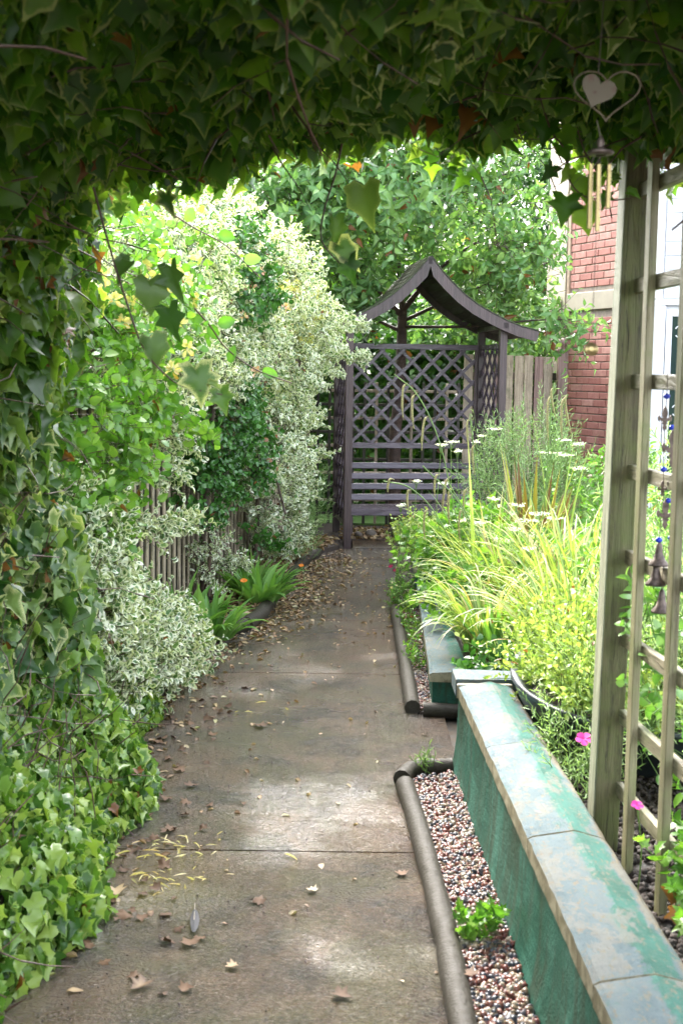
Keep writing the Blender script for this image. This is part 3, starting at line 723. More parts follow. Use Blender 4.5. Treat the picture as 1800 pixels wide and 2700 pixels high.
# ------------------------------------------------------------------ arbour with bench
AO = Vector((.05, 11.1, 0)); AA = R(7); ca, sa = math.cos(AA), math.sin(AA)
AR = Matrix.Rotation(AA, 3, 'Z')
arb = thing('garden_arbour', 'dark brown wooden arbour seat with curved gable roof and diamond lattice', 'arbour', AO)
def A(x, y, z): return AO+AR @ Vector((x, y, z))
WA, DA = 1.335, .82
for x, y, hgt in ((0, 0, 1.93), (WA, 0, 1.93), (0, DA, 1.9), (WA, DA, 1.9)):
    MB().box(A(x, y, hgt/2-.02), (.064, .064, hgt+.04), AR).build('post', M['arbour'], arb)
def rail(x0, y0, z0, x1, y1, z1, w_=.03, h_=.05, name='rail', mat='arbour_x_sheen', up=(0, 0, 1)):
    MB().bar(A(x0, y0, z0), A(x1, y1, z1), w_, h_, up=AR @ Vector(up)).build(name, M[mat], arb)
def lattice(P0, U, Wd, z0, z1, pitch=.188, w_=.030, nrmv=None):
    """diagonal slats clipped to the rectangle"""
    H = z1-z0
    for s in (1, -1):
        k = -int((H+Wd)/pitch)-1
        while k*pitch < Wd+H:
            c = k*pitch+ (pitch*.35)
            pts = []
            # line u = c + s*v ; v in [0,H]
            v0, v1 = 0., H
            if s > 0: v0 = max(v0, -c); v1 = min(v1, Wd-c)
            else: v0 = max(v0, c-Wd); v1 = min(v1, c)
            if v1-v0 > .03:
                a = P0+U*(c+s*v0)+Vector((0, 0, z0+v0)); b = P0+U*(c+s*v1)+Vector((0, 0, z0+v1)); o_ = nrmv*(.007*s)
                MB().bar(a+o_, b+o_, w_, .013, up=nrmv, ch=.002).build('lattice_slat', M['arbour_x_sheen'], arb)
            k += 1
rail(.03, DA, 1.755, WA-.03, DA, 1.755); rail(.03, DA, .842, WA-.03, DA, .842)
rail(.045, DA, .86, .045, DA, 1.73, .03, .03, 'stile', 'arbour', (0, 1, 0)); rail(WA-.045, DA, .86, WA-.045, DA, 1.73, .03, .03, 'stile', 'arbour', (0, 1, 0))
lattice(A(.06, DA, 0), AR @ Vector((1, 0, 0)), WA-.12, .865, 1.73, nrmv=AR @ Vector((0, -1, 0)))
for x in (0, WA):
    for z in (1.755, .842, .20): rail(x, .03, z, x, DA-.03, z, .03, .045)
    lattice(A(x, .03, 0), AR @ Vector((0, 1, 0)), DA-.06, .865, 1.73, nrmv=AR @ Vector((1, 0, 0)))
    lattice(A(x, .03, 0), AR @ Vector((0, 1, 0)), DA-.06, .22, .82, nrmv=AR @ Vector((1, 0, 0)))
for z in (.660, .565, .470, .372): rail(.02, DA-.09-(.66-z)*.12, z, WA-.02, DA-.09-(.66-z)*.12, z, .02, .058, 'back_slat', up=(0, .42, 1))
for i in range(6): rail(.02, .32+i*.075, .296, WA-.02, .32+i*.075, .296, .062, .02, 'seat_slat')
rail(.02, .30, .268, WA-.02, .30, .268, .022, .045, 'apron')
for x in (.045, WA-.045): rail(x, .30, .235, x, DA-.05, .235, .035, .07, 'seat_bearer', 'arbour'); MB().box(A(x+.02*(1 if x < .5 else -1), .31, .16), (.05, .03, .16), AR).build('bracket', M['arbour'], arb)
for y in (0, DA): rail(-.08 if y == 0 else 0, y, 1.93, .07, y, 1.93, .05, .05, 'wall_plate')
for x in (0, WA): rail(x, -.1, 1.93, x, DA+.1, 1.93, .05, .055, 'wall_plate', 'arbour')
RP = [(.0, .615), (.09, .50), (.18, .405), (.30, .295), (.42, .21), (.55, .14), (.68, .08), (.80, .035), (.96, -.005)]
CX = WA/2
for sgn in (-1, 1):
    for yy in (-.10, DA+.10):
        vs = []; fs = []
        up_ = [(CX+sgn*u*1.0, 1.885+w_) for u, w_ in RP]
        tn = []
        for i, (u, w_) in enumerate(RP):
            a = RP[max(i-1, 0)]; b = RP[min(i+1, len(RP)-1)]; dx, dz = b[0]-a[0], b[1]-a[1]; l = math.hypot(dx, dz); tn.append((dz/l, -dx/l))
        lowr = [(CX+sgn*(RP[i][0]+tn[i][0]*.085) if i else CX, 1.885+RP[i][1]+tn[i][1]*.085-(.03 if i == 0 else 0)) for i in range(len(RP))]
        for (a, b), (c, d_) in zip(up_, lowr):
            vs += [A(a, yy, b), A(c, yy, d_), A(a, yy+.035, b), A(c, yy+.035, d_)]
        for i in range(len(RP)-1):
            q = i*4; r_ = q+4; fs += [[q, q+1, r_+1, r_], [q+2, r_+2, r_+3, q+3], [q, r_, r_+2, q+2], [q+1, q+3, r_+3, r_+1]]
        fs += [[0, 2, 3, 1], [len(vs)-4, len(vs)-3, len(vs)-1, len(vs)-2]]
        MB().add(vs, fs).build('bargeboard', M['arbour'], arb)
    for i in range(len(RP)-1):                                   # roof boards, each lapping the one below
        for h_ in range(2):
            f0, f1 = h_/2, (h_+1)/2
            (u0, w0), (u1, w1) = RP[i], RP[i+1]; a = (u0+(u1-u0)*f0, w0+(w1-w0)*f0); b = (u0+(u1-u0)*f1, w0+(w1-w0)*f1)
            dx, dz = b[0]-a[0], b[1]-a[1]; l = math.hypot(dx, dz); nx, nz = -dz/l*sgn, dx/l
            c = A(CX+sgn*(a[0]+b[0])/2, DA/2, 1.885+(a[1]+b[1])/2-.032)
            dirv = AR @ Vector((sgn*dx/l, 0, dz/l)); n_ = AR @ Vector((nx, 0, nz)); y_ = AR @ Vector((0, 1, 0)); M3 = Matrix((dirv, y_, n_)).transposed()
            MB().box(c, (l-.003, DA+.16, .016), M3, .002).build('roof_board', M['roofwood'], arb)
            nT = int(5)
            for q in range(nT):
                yy = -.11+(DA+.22)/nT*(q+.5)
                c2 = A(CX+sgn*(a[0]+b[0])/2, yy, 1.885+(a[1]+b[1])/2)+n_*.008+dirv*.012
                MB().box(c2, (l+.02, (DA+.22)/nT-.006, .009), M3 @ Matrix.Rotation(R(3*sgn), 3, 'Y'), .002).build('shingle', M['roof_top'], arb)
rail(CX, -.1, 2.46, CX, DA+.1, 2.46, .04, .06, 'ridge', 'arbour')

# stones under the bench
for i, (x, y, s_, mk, lab) in enumerate(((.30, .95, .10, 'rock', 'pale rounded cobble at the left end under the bench'), (.18, .93, .08, 'rock', 'small mossy cobble beside the left bracket under the bench'),
        (.52, .98, .13, 'rock', 'upright dark cobble in the middle of the heap under the bench'), (.62, .86, .13, 'rockred', 'flat reddish cobble at the front of the heap under the bench'),
        (.75, .97, .12, 'rockred', 'reddish brown cobble behind the flat one under the bench'), (.66, 1.02, .09, 'rock', 'grey cobble wedged in the heap under the bench'))):
    V, T, e = rock_t(i*7+2); me = tris_mesh('cobble', V*s_*1.5, T, None, True); me.materials.append(M[mk]); o = link('cobble', me); o.location = A(x, y-.35, s_*.38+.01)
    sub = o.modifiers.new('s', 'SUBSURF'); sub.levels = sub.render_levels = 2; o.rotation_euler = (.2*i, .3, i); tag(o, lab, 'stone', 'cobbles under the arbour bench')
# ------------------------------------------------------------------ house
hs_ = thing('brick_house', 'red brick house corner with cream stone quoins and white cladding', 'house', (2.32, 13.6, 0))
bd = Vector((.382, -1, 0)).normalized(); bn = Vector((-bd.y, bd.x, 0)); bn = -bn if bn.x > 0 else bn     # facing left / viewer
B0 = Vector((2.32, 13.6, 0)); ang = math.atan2(bd.y, bd.x); BR = Matrix((bd, bn, Vector((0, 0, 1)))).transposed()
LB = 1.22
m_ = MB(); m_.box(B0+bd*(LB/2)-bn*.062+Vector((0, 0, 3.0)), (LB, .10, 6.0), BR); m_.build('mortar_bed', M['mortar'], hs_)
shared_b = {}
BL, BH = .225, .075; bandz = (2.17, 2.36); nbr = 0
for r_ in range(58):
    z = .45+r_*BH
    if z+BH > bandz[0]-.002 and z < bandz[1]+.002: continue
    if z > 4.75: break
    offs = 0 if r_ % 2 else -BL/2; x = offs
    while x < LB:
        a, b = max(x, 0), min(x+BL, LB)
        if b-a > .03:
            nbr += 1
            l = round(b-a-.010, 3)
            if l not in shared_b:
                t0 = MB(); t0.box((0, 0, 0), (l, .06, BH-.011), None, .004); me = bpy.data.meshes.new('brick'); me.from_pydata(t0.v, [], t0.f); me.materials.append(M['brick']); shared_b[l] = me
            o = bpy.data.objects.new('brick', shared_b[l]); COL.objects.link(o); o.parent = hs_
            m4 = (BR @ Matrix.Rotation(random.uniform(-.004, .004), 3, 'Z')).to_4x4(); m4.translation = B0+bd*((a+b)/2)-bn*(.032+random.uniform(-.0015, .0015))+Vector((0, 0, z+BH/2))-hs_.location; o.matrix_basis = m4
        x += BL
m_ = MB(); m_.box(B0+bd*(LB/2)-bn*.02+Vector((0, 0, (bandz[0]+bandz[1])/2)), (LB, .07, bandz[1]-bandz[0]-.006), BR, .006); m_.build('stone_band', M['stonecream'], hs_)
# quoin pier: a face running further back, with block joints
qd = Vector((-.10, 1, 0)).normalized(); qn = Vector((-1, -.1, 0)).normalized(); QR = Matrix((qd, qn, Vector((0, 0, 1)))).transposed()
Q0 = Vector((2.30, 13.62, 0))
m_ = MB(); m_.box(Q0+qd*.40-qn*.075+Vector((0, 0, 3)), (.74, .10, 6.0), QR); m_.build('mortar_bed', M['mortar'], hs_)
for r_ in range(27):
    z = .3+r_*.19
    if z > 5: break
    m_ = MB(); m_.box(Q0+qd*.40-qn*.03+Vector((0, 0, z+.095)), (.76, .06, .186), QR, .004); m_.build('quoin_block', M['stonecream'], hs_)
m_ = MB(); m_.bar(Q0+Vector((.03, -.035, .3)), Q0+Vector((.03, -.035, 5.2)), .05, .03, up=bn); m_.build('corner_bead', M['tan'], hs_)
# cladding bay
cd = Vector((.94, -.34, 0)).normalized(); cn = Vector((cd.y, -cd.x, 0)); cn = cn if cn.y < 0 else -cn; CR = Matrix((cd, -cn, Vector((0, 0, 1)))).transposed()
C0 = at(1741, 700, 12.2); C0.z = 0
for r_ in range(22):
    z = 2.24+r_*.13
    m_ = MB(); m_.box(C0+cd*.85+cn*.0+Vector((0, 0, z+.065)), (1.62, .02, .124), CR @ Matrix.Rotation(R(4), 3, 'X'), .004); m_.build('cladding_board', M['white'], hs_)
    rdv = Vector((-.05, 1, 0)).normalized(); RRt = Matrix((rdv, Vector((1, .05, 0)).normalized(), Vector((0, 0, 1)))).transposed()
    m_ = MB(); m_.box(C0+rdv*.36+Vector((-.01, 0, z+.065)), (.60, .02, .124), RRt, .004); m_.build('cladding_board', M['white'], hs_)
m_ = MB(); m_.box(C0+Vector((0, 0, 3.7)), (.055, .055, 3.0), CR, .004); m_.build('corner_trim', M['white'], hs_)
m_ = MB(); m_.box(C0+cd*.85-cn*.07+Vector((0, 0, 3.0)), (1.7, .1, 6.0), CR); m_.build('bay_wall', M['white'], hs_)
m_ = MB(); m_.box(C0+cd*.80+cn*.015+Vector((0, 0, 2.20)), (1.75, .06, .05), CR, .004); m_.build('drip_trim', M['white'], hs_)
dr = MB(); dr.box(C0+cd*.0+cn*.0+Vector((0, 0, 1.08)), (.13, .10, 2.18), CR, .004); dr.build('door_jamb', M['white'], hs_)
dr = MB()
for (x, z, sx, sz) in ((.10, 1.08, .055, 2.10), (.76, 1.08, .055, 2.10), (.43, 2.10, .60, .06), (.43, .10, .60, .12), (.43, .80, .60, .05)): dr.box(C0+cd*x+cn*.03+Vector((0, 0, z)), (sx, .04, sz), CR, .005)
dd = dr.build('door_frame', M['white'], hs_)
gl = MB(); gl.box(C0+cd*.43+cn*.018+Vector((0, 0, 1.1)), (.62, .012, 1.98), CR); gl.build('pane', M['glass'], dd)
for z_ in (1.93, 1.2, .95):
    sc_ = MB(); sc_.tube([C0+cd*(.19+.035*math.cos(a))+cn*.036+Vector((0, 0, z_+.05*math.sin(a))) for a in np.linspace(-2.4, 2.6, 16)], .006, 6); sc_.build('glass_scroll', M['white'], dd)
m_ = MB(); m_.box(C0+cd*2.6-cn*.07+Vector((0, 0, 3.0)), (1.75, .1, 6.0), CR); m_.build('bay_wall', M['white'], hs_)

# ------------------------------------------------------------------ pergola the camera looks through
per = thing('pergola', 'mossy timber pergola post and beams carrying the ivy roof', 'pergola', (.70, 3.36, 0))
PX = at(1588, 1000, 3.37).x+.050
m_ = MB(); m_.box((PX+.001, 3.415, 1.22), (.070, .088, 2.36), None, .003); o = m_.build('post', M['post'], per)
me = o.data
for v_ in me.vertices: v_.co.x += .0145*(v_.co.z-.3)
me.materials.append(M['postlit']); me.polygons.foreach_set('material_index', [1 if p.normal.x < -.5 else 0 for p in me.polygons])

for x, y in ((-1.06, 3.4), (-1.06, 1.95), (PX+.12, 1.95)): MB().box((x, y, 1.2), (.09, .09, 2.3)).build('post', M['post'], per)
for y in (3.45, 2.7, 1.95): MB().box((0, y, 2.46), (3.0, .05, .12)).build('beam', M['post'], per)
for x in (-1.06, -.3, .35, PX+.1): MB().box((x, 2.7, 2.56), (.06, 2.2, .07)).build('rafter', M['post'], per)

tr = thing('trellis', 'square-meshed green weathered trellis fixed to the post at the right edge', 'trellis', (.77, 3.0, .2))
td = Vector((-.075, 1, 0)).normalized(); tnv = Vector((-1, -.075, 0)).normalized()
def T_(y): return Vector((.760+(3.2-y)*.075, y, 0))
zr = [1.975, 1.735, 1.49, 1.255, 1.03, .81, .60, .40]
yt = [3.215, 2.945, 2.675, 2.405, 2.135, 1.87]
for y in yt:
    p_ = T_(y); o = MB().box(p_+Vector((-.010, 0, 1.13)), (.020, .038, 1.80), Matrix((tnv*-1, td, Vector((0, 0, 1)))).transposed(), .002).build('upright', M['trellis'], tr)
for z in zr:
    a, b = T_(3.375), T_(1.7)
    MB().bar(a+Vector((.010, 0, z)), b+Vector((.010, 0, z)), .019, .037, ch=.002).build('cross_rail', M['trellis_y'], tr)

# ------------------------------------------------------------------ ivy on the pergola (underside seen)
ivr = thing('ivy', 'dark variegated ivy roof hanging over the top of the picture', 'ivy', (0, 3.0, 2.1))
def under(x, y):
    """height of the ragged lower surface of the ivy roof"""
    e = 2.125+.03*np.sin(x*3.1+1)+.035*np.sin(x*7.3+y*2)+.02*np.sin(x*17+y*3)
    e = e-.16*np.clip((-.45-x)/.4, 0, 1)-.25*np.clip((-.72-x)/.25, 0, 1)
    e = e+.05*np.clip((x-.15)/.3, 0, 1)*np.clip((.52-x)/.1, 0, 1)
    e = e+.09*np.clip((x-.40)/.08, 0, 1)*np.clip((.70-x)/.06, 0, 1)+.02*np.clip((x-.7)/.05, 0, 1)
    return e
cl = Cloud(); n = 6500
x = rng.uniform(-1.25, 1.35, n); y = rng.uniform(1.75, 3.75, n); z = under(x, y)+np.abs(rng.normal(0, .07, n))-.01
Y = np.column_stack([rng.normal(0, .35, n), rng.normal(.05, .4, n), -np.ones(n)*rng.uniform(.3, 1.3, n)])
Nh = np.column_stack([rng.normal(0, .55, n), rng.normal(-.55, .6, n), rng.normal(.35, .5, n)])
cl.add(np.column_stack([x, y, z]), Y, Nh, rng.uniform(.04, .085, n))
# far rim, catching the light
n = 1500; x = rng.uniform(-1.1, 1.35, n); y = rng.uniform(3.55, 3.95, n); z = under(x, y)+rng.uniform(-.01, .25, n)-.07*np.maximum(0, np.sin(x*23+np.sin(x*7)*3))*rng.random(n)
cl.add(np.column_stack([x, y, z]), np.column_stack([rng.normal(0, .5, n), rng.normal(.1, .4, n), -rng.uniform(.3, 1, n)]), np.column_stack([rng.normal(0, .7, n), rng.normal(-.2, .8, n), rng.normal(.3, .5, n)]), rng.uniform(.03, .06, n))
cl.build(ivr, 'ivy', M['ivy'])
c3 = Cloud(); n = 750; x = rng.uniform(-.15, 1.3, n); y = rng.uniform(1.9, 3.7, n); z = under(x, y)+np.abs(rng.normal(0, .03, n))-.02
c3.add(np.column_stack([x, y, z]), np.column_stack([rng.normal(0, .5, n), rng.normal(.05, .4, n), -rng.uniform(.3, 1.2, n)]), np.column_stack([rng.normal(0, .6, n), rng.normal(-.6, .6, n), rng.normal(.3, .5, n)]), rng.uniform(.04, .085, n))
c3.build(ivr, 'ivy', M['ivy_cream'], singles=0, name='pale_foliage')
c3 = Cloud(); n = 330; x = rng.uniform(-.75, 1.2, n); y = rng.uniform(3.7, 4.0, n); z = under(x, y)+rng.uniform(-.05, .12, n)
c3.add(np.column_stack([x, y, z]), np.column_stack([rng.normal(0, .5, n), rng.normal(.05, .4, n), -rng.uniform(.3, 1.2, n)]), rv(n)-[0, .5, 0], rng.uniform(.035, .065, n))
c3.build(ivr, 'ivy', M['ivy_bright'], singles=0, name='backlight_coloured_foliage')  # lighter leaves, backlight shining through the rim put into their colour
ivt = Cloud(); n = 2600; x = rng.uniform(-1.6, 1.6, n); y = rng.uniform(1.7, 3.9, n); z = rng.uniform(2.28, 2.6, n)
ivt.add(np.column_stack([x, y, z]), rv(n)*[1, 1, .4], np.array([0, 0, 1.])+rng.normal(0, .5, (n, 3)), rng.uniform(.09, .15, n))
ivt.build(ivr, 'ivy', M['ivy'], 'upper_foliage', singles=0)
sg = []
for i in range(420):
    a = np.array([rng.uniform(-1.2, 1.3), rng.uniform(1.7, 3.8), 0]); a[2] = under(a[0], a[1])+rng.uniform(-.005, .16); d = rv(1)[0]*[1, 1, .35]; p = a
    for k in range(6): q = p+d*.07; sg.append((p, q, rng.uniform(.0012, .004))); d = nrm(d+rv(1)[0]*.35); p = q
strips(ivr, sg, M['vine'], 'vine')

# hanging ivy vines drawn against the garden
def vine(pts, leaves, label, mat, rad=.0028, tp='ivy'):
    t_ = thing('ivy_vine', label, 'ivy vine', pts[0]); MB().tube(spline(pts, 6), [rad*(1-.5*i/(len(pts)*6)) for i in range(len(spline(pts, 6)))], 6, False).build('stem', M['vine'], t_)
    for (p, tip, w) in leaves:
        p = Vector(p); tip = Vector(tip); yv = (tip-p); L = yv.length
        fr_ = frames(np.array([yv]), np.array([[random.uniform(-.6, .6), -1.0, random.uniform(.0, .5)]]))[0]
        V, T, e = random.choice(TP[tp]); me = tris_mesh('leaf', V, T, {'rnd': np.full(len(V), rng.random()), 'edge': e}, True); me.materials.append(mat)
        near_ = min(spline(pts, 6), key=lambda q: (q-p).length)
        if (near_-p).length < .25: MB().tube([near_, near_.lerp(p, .5)+Vector((0, 0, .008)), p], .0011, 5, False).build('leaf_stalk', M['greenstem'], t_)
        o = bpy.data.objects.new('leaf', me); COL.objects.link(o); o.parent = t_
        m4 = (Matrix(fr_.tolist()) @ Matrix.Diagonal((L*w, L, L))).to_4x4(); m4.translation = p-t_.location; o.matrix_basis = m4
Yv = 2.95
def lv(l, y=Yv): return [(atd(a, b, y), atd(c, d, y-.01), w) for a, b, c, d, w in l]
vine([atd(a, b, Yv) for a, b in ((215, 430), (250, 560), (290, 690), (330, 800), (380, 860), (430, 890), (530, 910))],
     lv([(345, 640, 352, 725, 1.0), (390, 610, 412, 700, .7), (385, 705, 410, 790, .8), (345, 775, 372, 850, .9), (450, 840, 470, 935, 1.0), (505, 895, 520, 955, .9), (300, 600, 255, 640, .9), (480, 880, 512, 890, .5)]),
     'long bare ivy stem arching down at the left with a few big backlit leaves', M['ivy_cream'])
vine([atd(a, b, 3.3) for a, b in ((785, 330), (770, 400), (745, 480), (738, 550), (775, 600), (800, 620))],
     lv([(835, 425, 845, 525, .9), (768, 500, 772, 580, .55), (775, 555, 830, 620, .7), (795, 590, 815, 660, .8), (500, 350, 505, 435, 1.2), (380, 440, 395, 500, .8)], 3.3),
     'thin ivy stem hanging in the middle with pale curled leaves', M['ivy_cream'])
vine([atd(a, b, 3.2) for a, b in ((1240, 225), (1265, 300), (1300, 350), (1305, 410), (1340, 450), (1400, 460), (1450, 455))],
     lv([(1300, 450, 1290, 520, 1.1), (1345, 405, 1340, 470, 1.1), (1340, 470, 1350, 540, 1.0), (1285, 330, 1310, 375, 1.0), (1262, 280, 1240, 335, 1.1), (1395, 445, 1380, 480, .9), (1310, 385, 1290, 420, .8), (1440, 440, 1475, 450, .6), (1290, 300, 1330, 330, 1.0), (1270, 380, 1245, 420, .9)], 3.2),
     'ivy stem looping down beside the wind chime with bright green leaves', M['ivy'])
# pale bits of ivy at the right of the post
cl = Cloud(); n = 260; x = rng.uniform(.68, 1.0, n); y = rng.uniform(3.0, 3.7, n); z = rng.uniform(2.0, 2.2, n)+.02
cl.add(np.column_stack([x, y, z]), np.column_stack([rng.normal(0, .6, n), rng.normal(0, .4, n), -np.ones(n)]), rv(n)+[0, -.6, .3], rng.uniform(.03, .055, n))
t_ = thing('ivy', 'loose bright ivy sprays over the trellis in the top right corner', 'ivy', (.85, 3.3, 2.1)); cl.build(t_, 'ivy', M['ivy_bright'], singles=60)

# ------------------------------------------------------------------ ivy curtain on the left
def curtain(label, yr, zr_, xs, n, mat, size, singles, out=.14, group=None):
    t_ = thing('ivy', label, 'ivy', (xs(np.array([yr[0]]), np.array([0.]))[0]-.2, yr[0], 0), group); c = Cloud()
    y = rng.uniform(*yr, n); z = rng.uniform(*zr_, n); x = xs(y, z)+.05*np.sin(y*6+z*3)+.04*np.sin(z*8+1)-np.abs(rng.normal(0, out, n))+.03
    Y = np.column_stack([rng.normal(.35, .45, n), rng.normal(-.1, .5, n), -rng.uniform(.2, 1.2, n)]); Nh = np.column_stack([rng.normal(.9, .5, n), rng.normal(-.35, .6, n), rng.normal(.5, .5, n)])
    c.add(np.column_stack([x, y, z]), Y, Nh, np.clip(rng.lognormal(math.log((size[0]+size[1])/2.15), .28, n), size[0]*.55, size[1]*1.25)); c.build(t_, 'ivy', mat, singles=singles)
    sg = []
    for i in range(int(n/26)):
        yy = rng.uniform(*yr); zz = rng.uniform(*zr_); p = np.array([xs(np.array([yy]), np.array([zz]))[0]-rng.uniform(0, .12), yy, zz]); d = nrm(rng.normal(size=3)*[.3, 1, 1])
        for k in range(5): q = p+d*.07; sg.append((p, q, rng.uniform(.001, .003))); d = nrm(d+rv(1)[0]*.4); p = q
    strips(t_, sg, M['vine'], 'vine'); return t_
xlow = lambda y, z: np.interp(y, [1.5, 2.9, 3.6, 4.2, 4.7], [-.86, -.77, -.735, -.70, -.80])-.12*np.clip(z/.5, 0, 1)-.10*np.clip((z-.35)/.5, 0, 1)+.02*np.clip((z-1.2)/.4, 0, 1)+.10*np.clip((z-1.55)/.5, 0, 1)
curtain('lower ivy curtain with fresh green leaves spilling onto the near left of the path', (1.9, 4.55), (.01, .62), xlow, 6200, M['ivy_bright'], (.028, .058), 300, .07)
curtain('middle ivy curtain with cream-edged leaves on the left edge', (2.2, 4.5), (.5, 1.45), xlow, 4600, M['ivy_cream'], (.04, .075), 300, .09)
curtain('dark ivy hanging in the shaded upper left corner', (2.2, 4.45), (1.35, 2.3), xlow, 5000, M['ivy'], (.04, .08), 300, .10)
xl2 = lambda y, z: np.interp(y, [4.4, 5.0, 5.6], [-.76, -.84, -.88])-.12*np.clip(z/.35, 0, 1)
curtain('small-leaved yellow-green ivy mat below the white-edged shrub', (4.3, 5.7), (.01, .34), xl2, 3600, M['ivy_bright'], (.022, .042), 200, .06)
cl = Cloud(); n = 1500; cl.add(np.column_stack([rng.uniform(-1.4, -.95, n), rng.uniform(0, 2.4, n), rng.uniform(0, 1.8, n)]), rv(n)-[0, 0, .6], rv(n)+[1, 0, .3], rng.uniform(.09, .14, n))
t_ = thing('ivy', 'ivy wall continuing beside the viewer', 'ivy', (-1.1, 1, 0)); 
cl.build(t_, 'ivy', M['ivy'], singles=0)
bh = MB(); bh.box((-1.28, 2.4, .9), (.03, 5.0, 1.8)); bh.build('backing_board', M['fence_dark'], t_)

# ------------------------------------------------------------------ shrubs along the left fence
def shrub(name, label, cat, bl, n, key, mat, m=8, L=.12, size=.03, spread=62, singles=300, inner=.7, up=.35, opp=True, trunk=None, group=None, out=None, extra=None, base=None, face=-.45):
    c0 = base or (bl[0][0], bl[0][1], 0); t_ = thing(name, label, cat, c0, group); c = Cloud(); sg = []
    P, Nn = blobs(bl, n, inner, 1.05, face); Dn = Nn+rng.normal(0, .35, Nn.shape)+[0, 0, .25]
    if extra is not None:
        P = np.concatenate([P, extra[0]]); Dn = np.concatenate([Dn, extra[1]])
    sprigs(c, P, Dn, m, L, size, spread, opp, up, stems=sg); c.build(t_, key, mat, singles=singles)
    strips(t_, sg, M['stem'], 'twig')
    if trunk:
        for pts, r0, r1 in trunk:
            tb = MB(); sp = spline(pts, 6); tb.tube(sp, [r0+(r1-r0)*i/(len(sp)-1) for i in range(len(sp))], 7)
            tb.build('stem', M['stem'], t_)
    return t_
def arm(p0, p1, n, w=.05, z0=None):
    """sprig roots scattered along a branch"""
    p0 = np.array(p0); p1 = np.array(p1); f = rng.random(n)**.8; d = nrm((p1-p0)[None])
    return p0+(p1-p0)*f[:, None]+rng.normal(0, 1, (n, 3))*w*(1.15-f)[:, None], d+rng.normal(0, .45, (n, 3))+[0, 0, .3]
def arms(*a):
    r = [arm(*k) for k in a]; return np.concatenate([q[0] for q in r]), np.concatenate([q[1] for q in r])
def ad(x, y, Y): return tuple(atd(x, y, Y))
shrub('variegated_shrub', 'low white-edged euonymus spilling over the near left edge of the path', 'shrub',
      [(-1.12, 5.25, .40, .30, .7, .34), (-.98, 5.8, .22, .25, .45, .20), (-1.12, 4.9, .72, .22, .4, .28), (-.86, 6.2, .14, .16, .3, .14), (-1.02, 4.75, .72, .18, .35, .36)], 1500, 'oval', M['euon'], 9, .11, .042,
      extra=arms((ad(250, 1230, 5.6), ad(435, 1210, 6.3), 60, .03), (ad(250, 1080, 5.8), ad(420, 1000, 6.4), 30, .025), (ad(260, 1340, 5.6), ad(370, 1400, 6.2), 40, .04), (ad(300, 1490, 6.0), ad(460, 1560, 6.3), 50, .04)),
      trunk=[([(-1.1, 5.6, 0), (-1.12, 5.55, .25), (-1.05, 5.5, .55)], .012, .005), ([ad(345, 1580, 5.6), ad(350, 1520, 5.6), ad(335, 1470, 5.7)], .01, .005)], base=(-1.1, 5.6, 0))
shrub('honeysuckle', 'bright green honeysuckle with cream and yellow flowers against the left fence', 'honeysuckle',
      [(-1.14, 5.1, 1.35, .32, .75, .48), (-1.08, 5.6, 1.75, .32, .7, .4), (-1.1, 4.9, .95, .20, .5, .2)], 950, 'ovalw', M['honey'], 6, .14, .055, 65, base=(-1.25, 5.4, 0), up=.2,
      extra=arms((ad(200, 1000, 4.9), ad(330, 1010, 5.2), 22, .05), (ad(200, 1100, 4.9), ad(260, 1190, 5.0), 14, .05), (ad(330, 900, 5.4), ad(480, 1010, 6.0), 16, .02), (ad(400, 500, 6.6), ad(540, 620, 7.0), 20, .08)),
      trunk=[([(-1.25, 5.4, 0), (-1.2, 5.4, .6), (-1.15, 5.3, 1.3)], .014, .006)])
shrub('variegated_shrub', 'white-edged euonymus patch mixed with honeysuckle high on the left fence', 'shrub',
      [(-.93, 6.7, 2.0, .30, .6, .38), (-.92, 6.4, 1.55, .26, .5, .30), (-.95, 6.1, 1.2, .2, .4, .2), (-.80, 7.4, 1.65, .26, .45, .30)], 1150, 'oval', M['euon'], 9, .10, .040, base=(-1.1, 6.5, 0))
shrub('green_shrub', 'glossy dark green unvariegated shrub between the two white-edged ones', 'shrub',
      [(-.82, 7.9, 1.2, .26, .55, .32), (-.74, 8.3, 1.0, .28, .5, .25), (-.86, 7.6, .82, .16, .3, .2), (-.72, 7.7, 2.05, .30, .55, .27), (-.80, 8.0, 1.5, .16, .35, .15)], 1250, 'ovalw', M['green'], 7, .10, .042, base=(-.9, 7.9, 0), up=.2,
      extra=arms((ad(520, 1200, 8.2), ad(650, 1260, 8.6), 22, .03), (ad(500, 640, 7.6), ad(640, 700, 8.0), 26, .07)),
      trunk=[([(-.86, 7.95, 0), (-.85, 7.9, .5), (-.80, 7.9, 1.2), (-.76, 7.8, 1.9)], .022, .012), ([(-.85, 7.9, .02), (-.8, 7.85, .45), (-.86, 7.95, .9)], .014, .01), ([(-.84, 7.9, .6), (-.7, 8.1, .9)], .01, .006)])
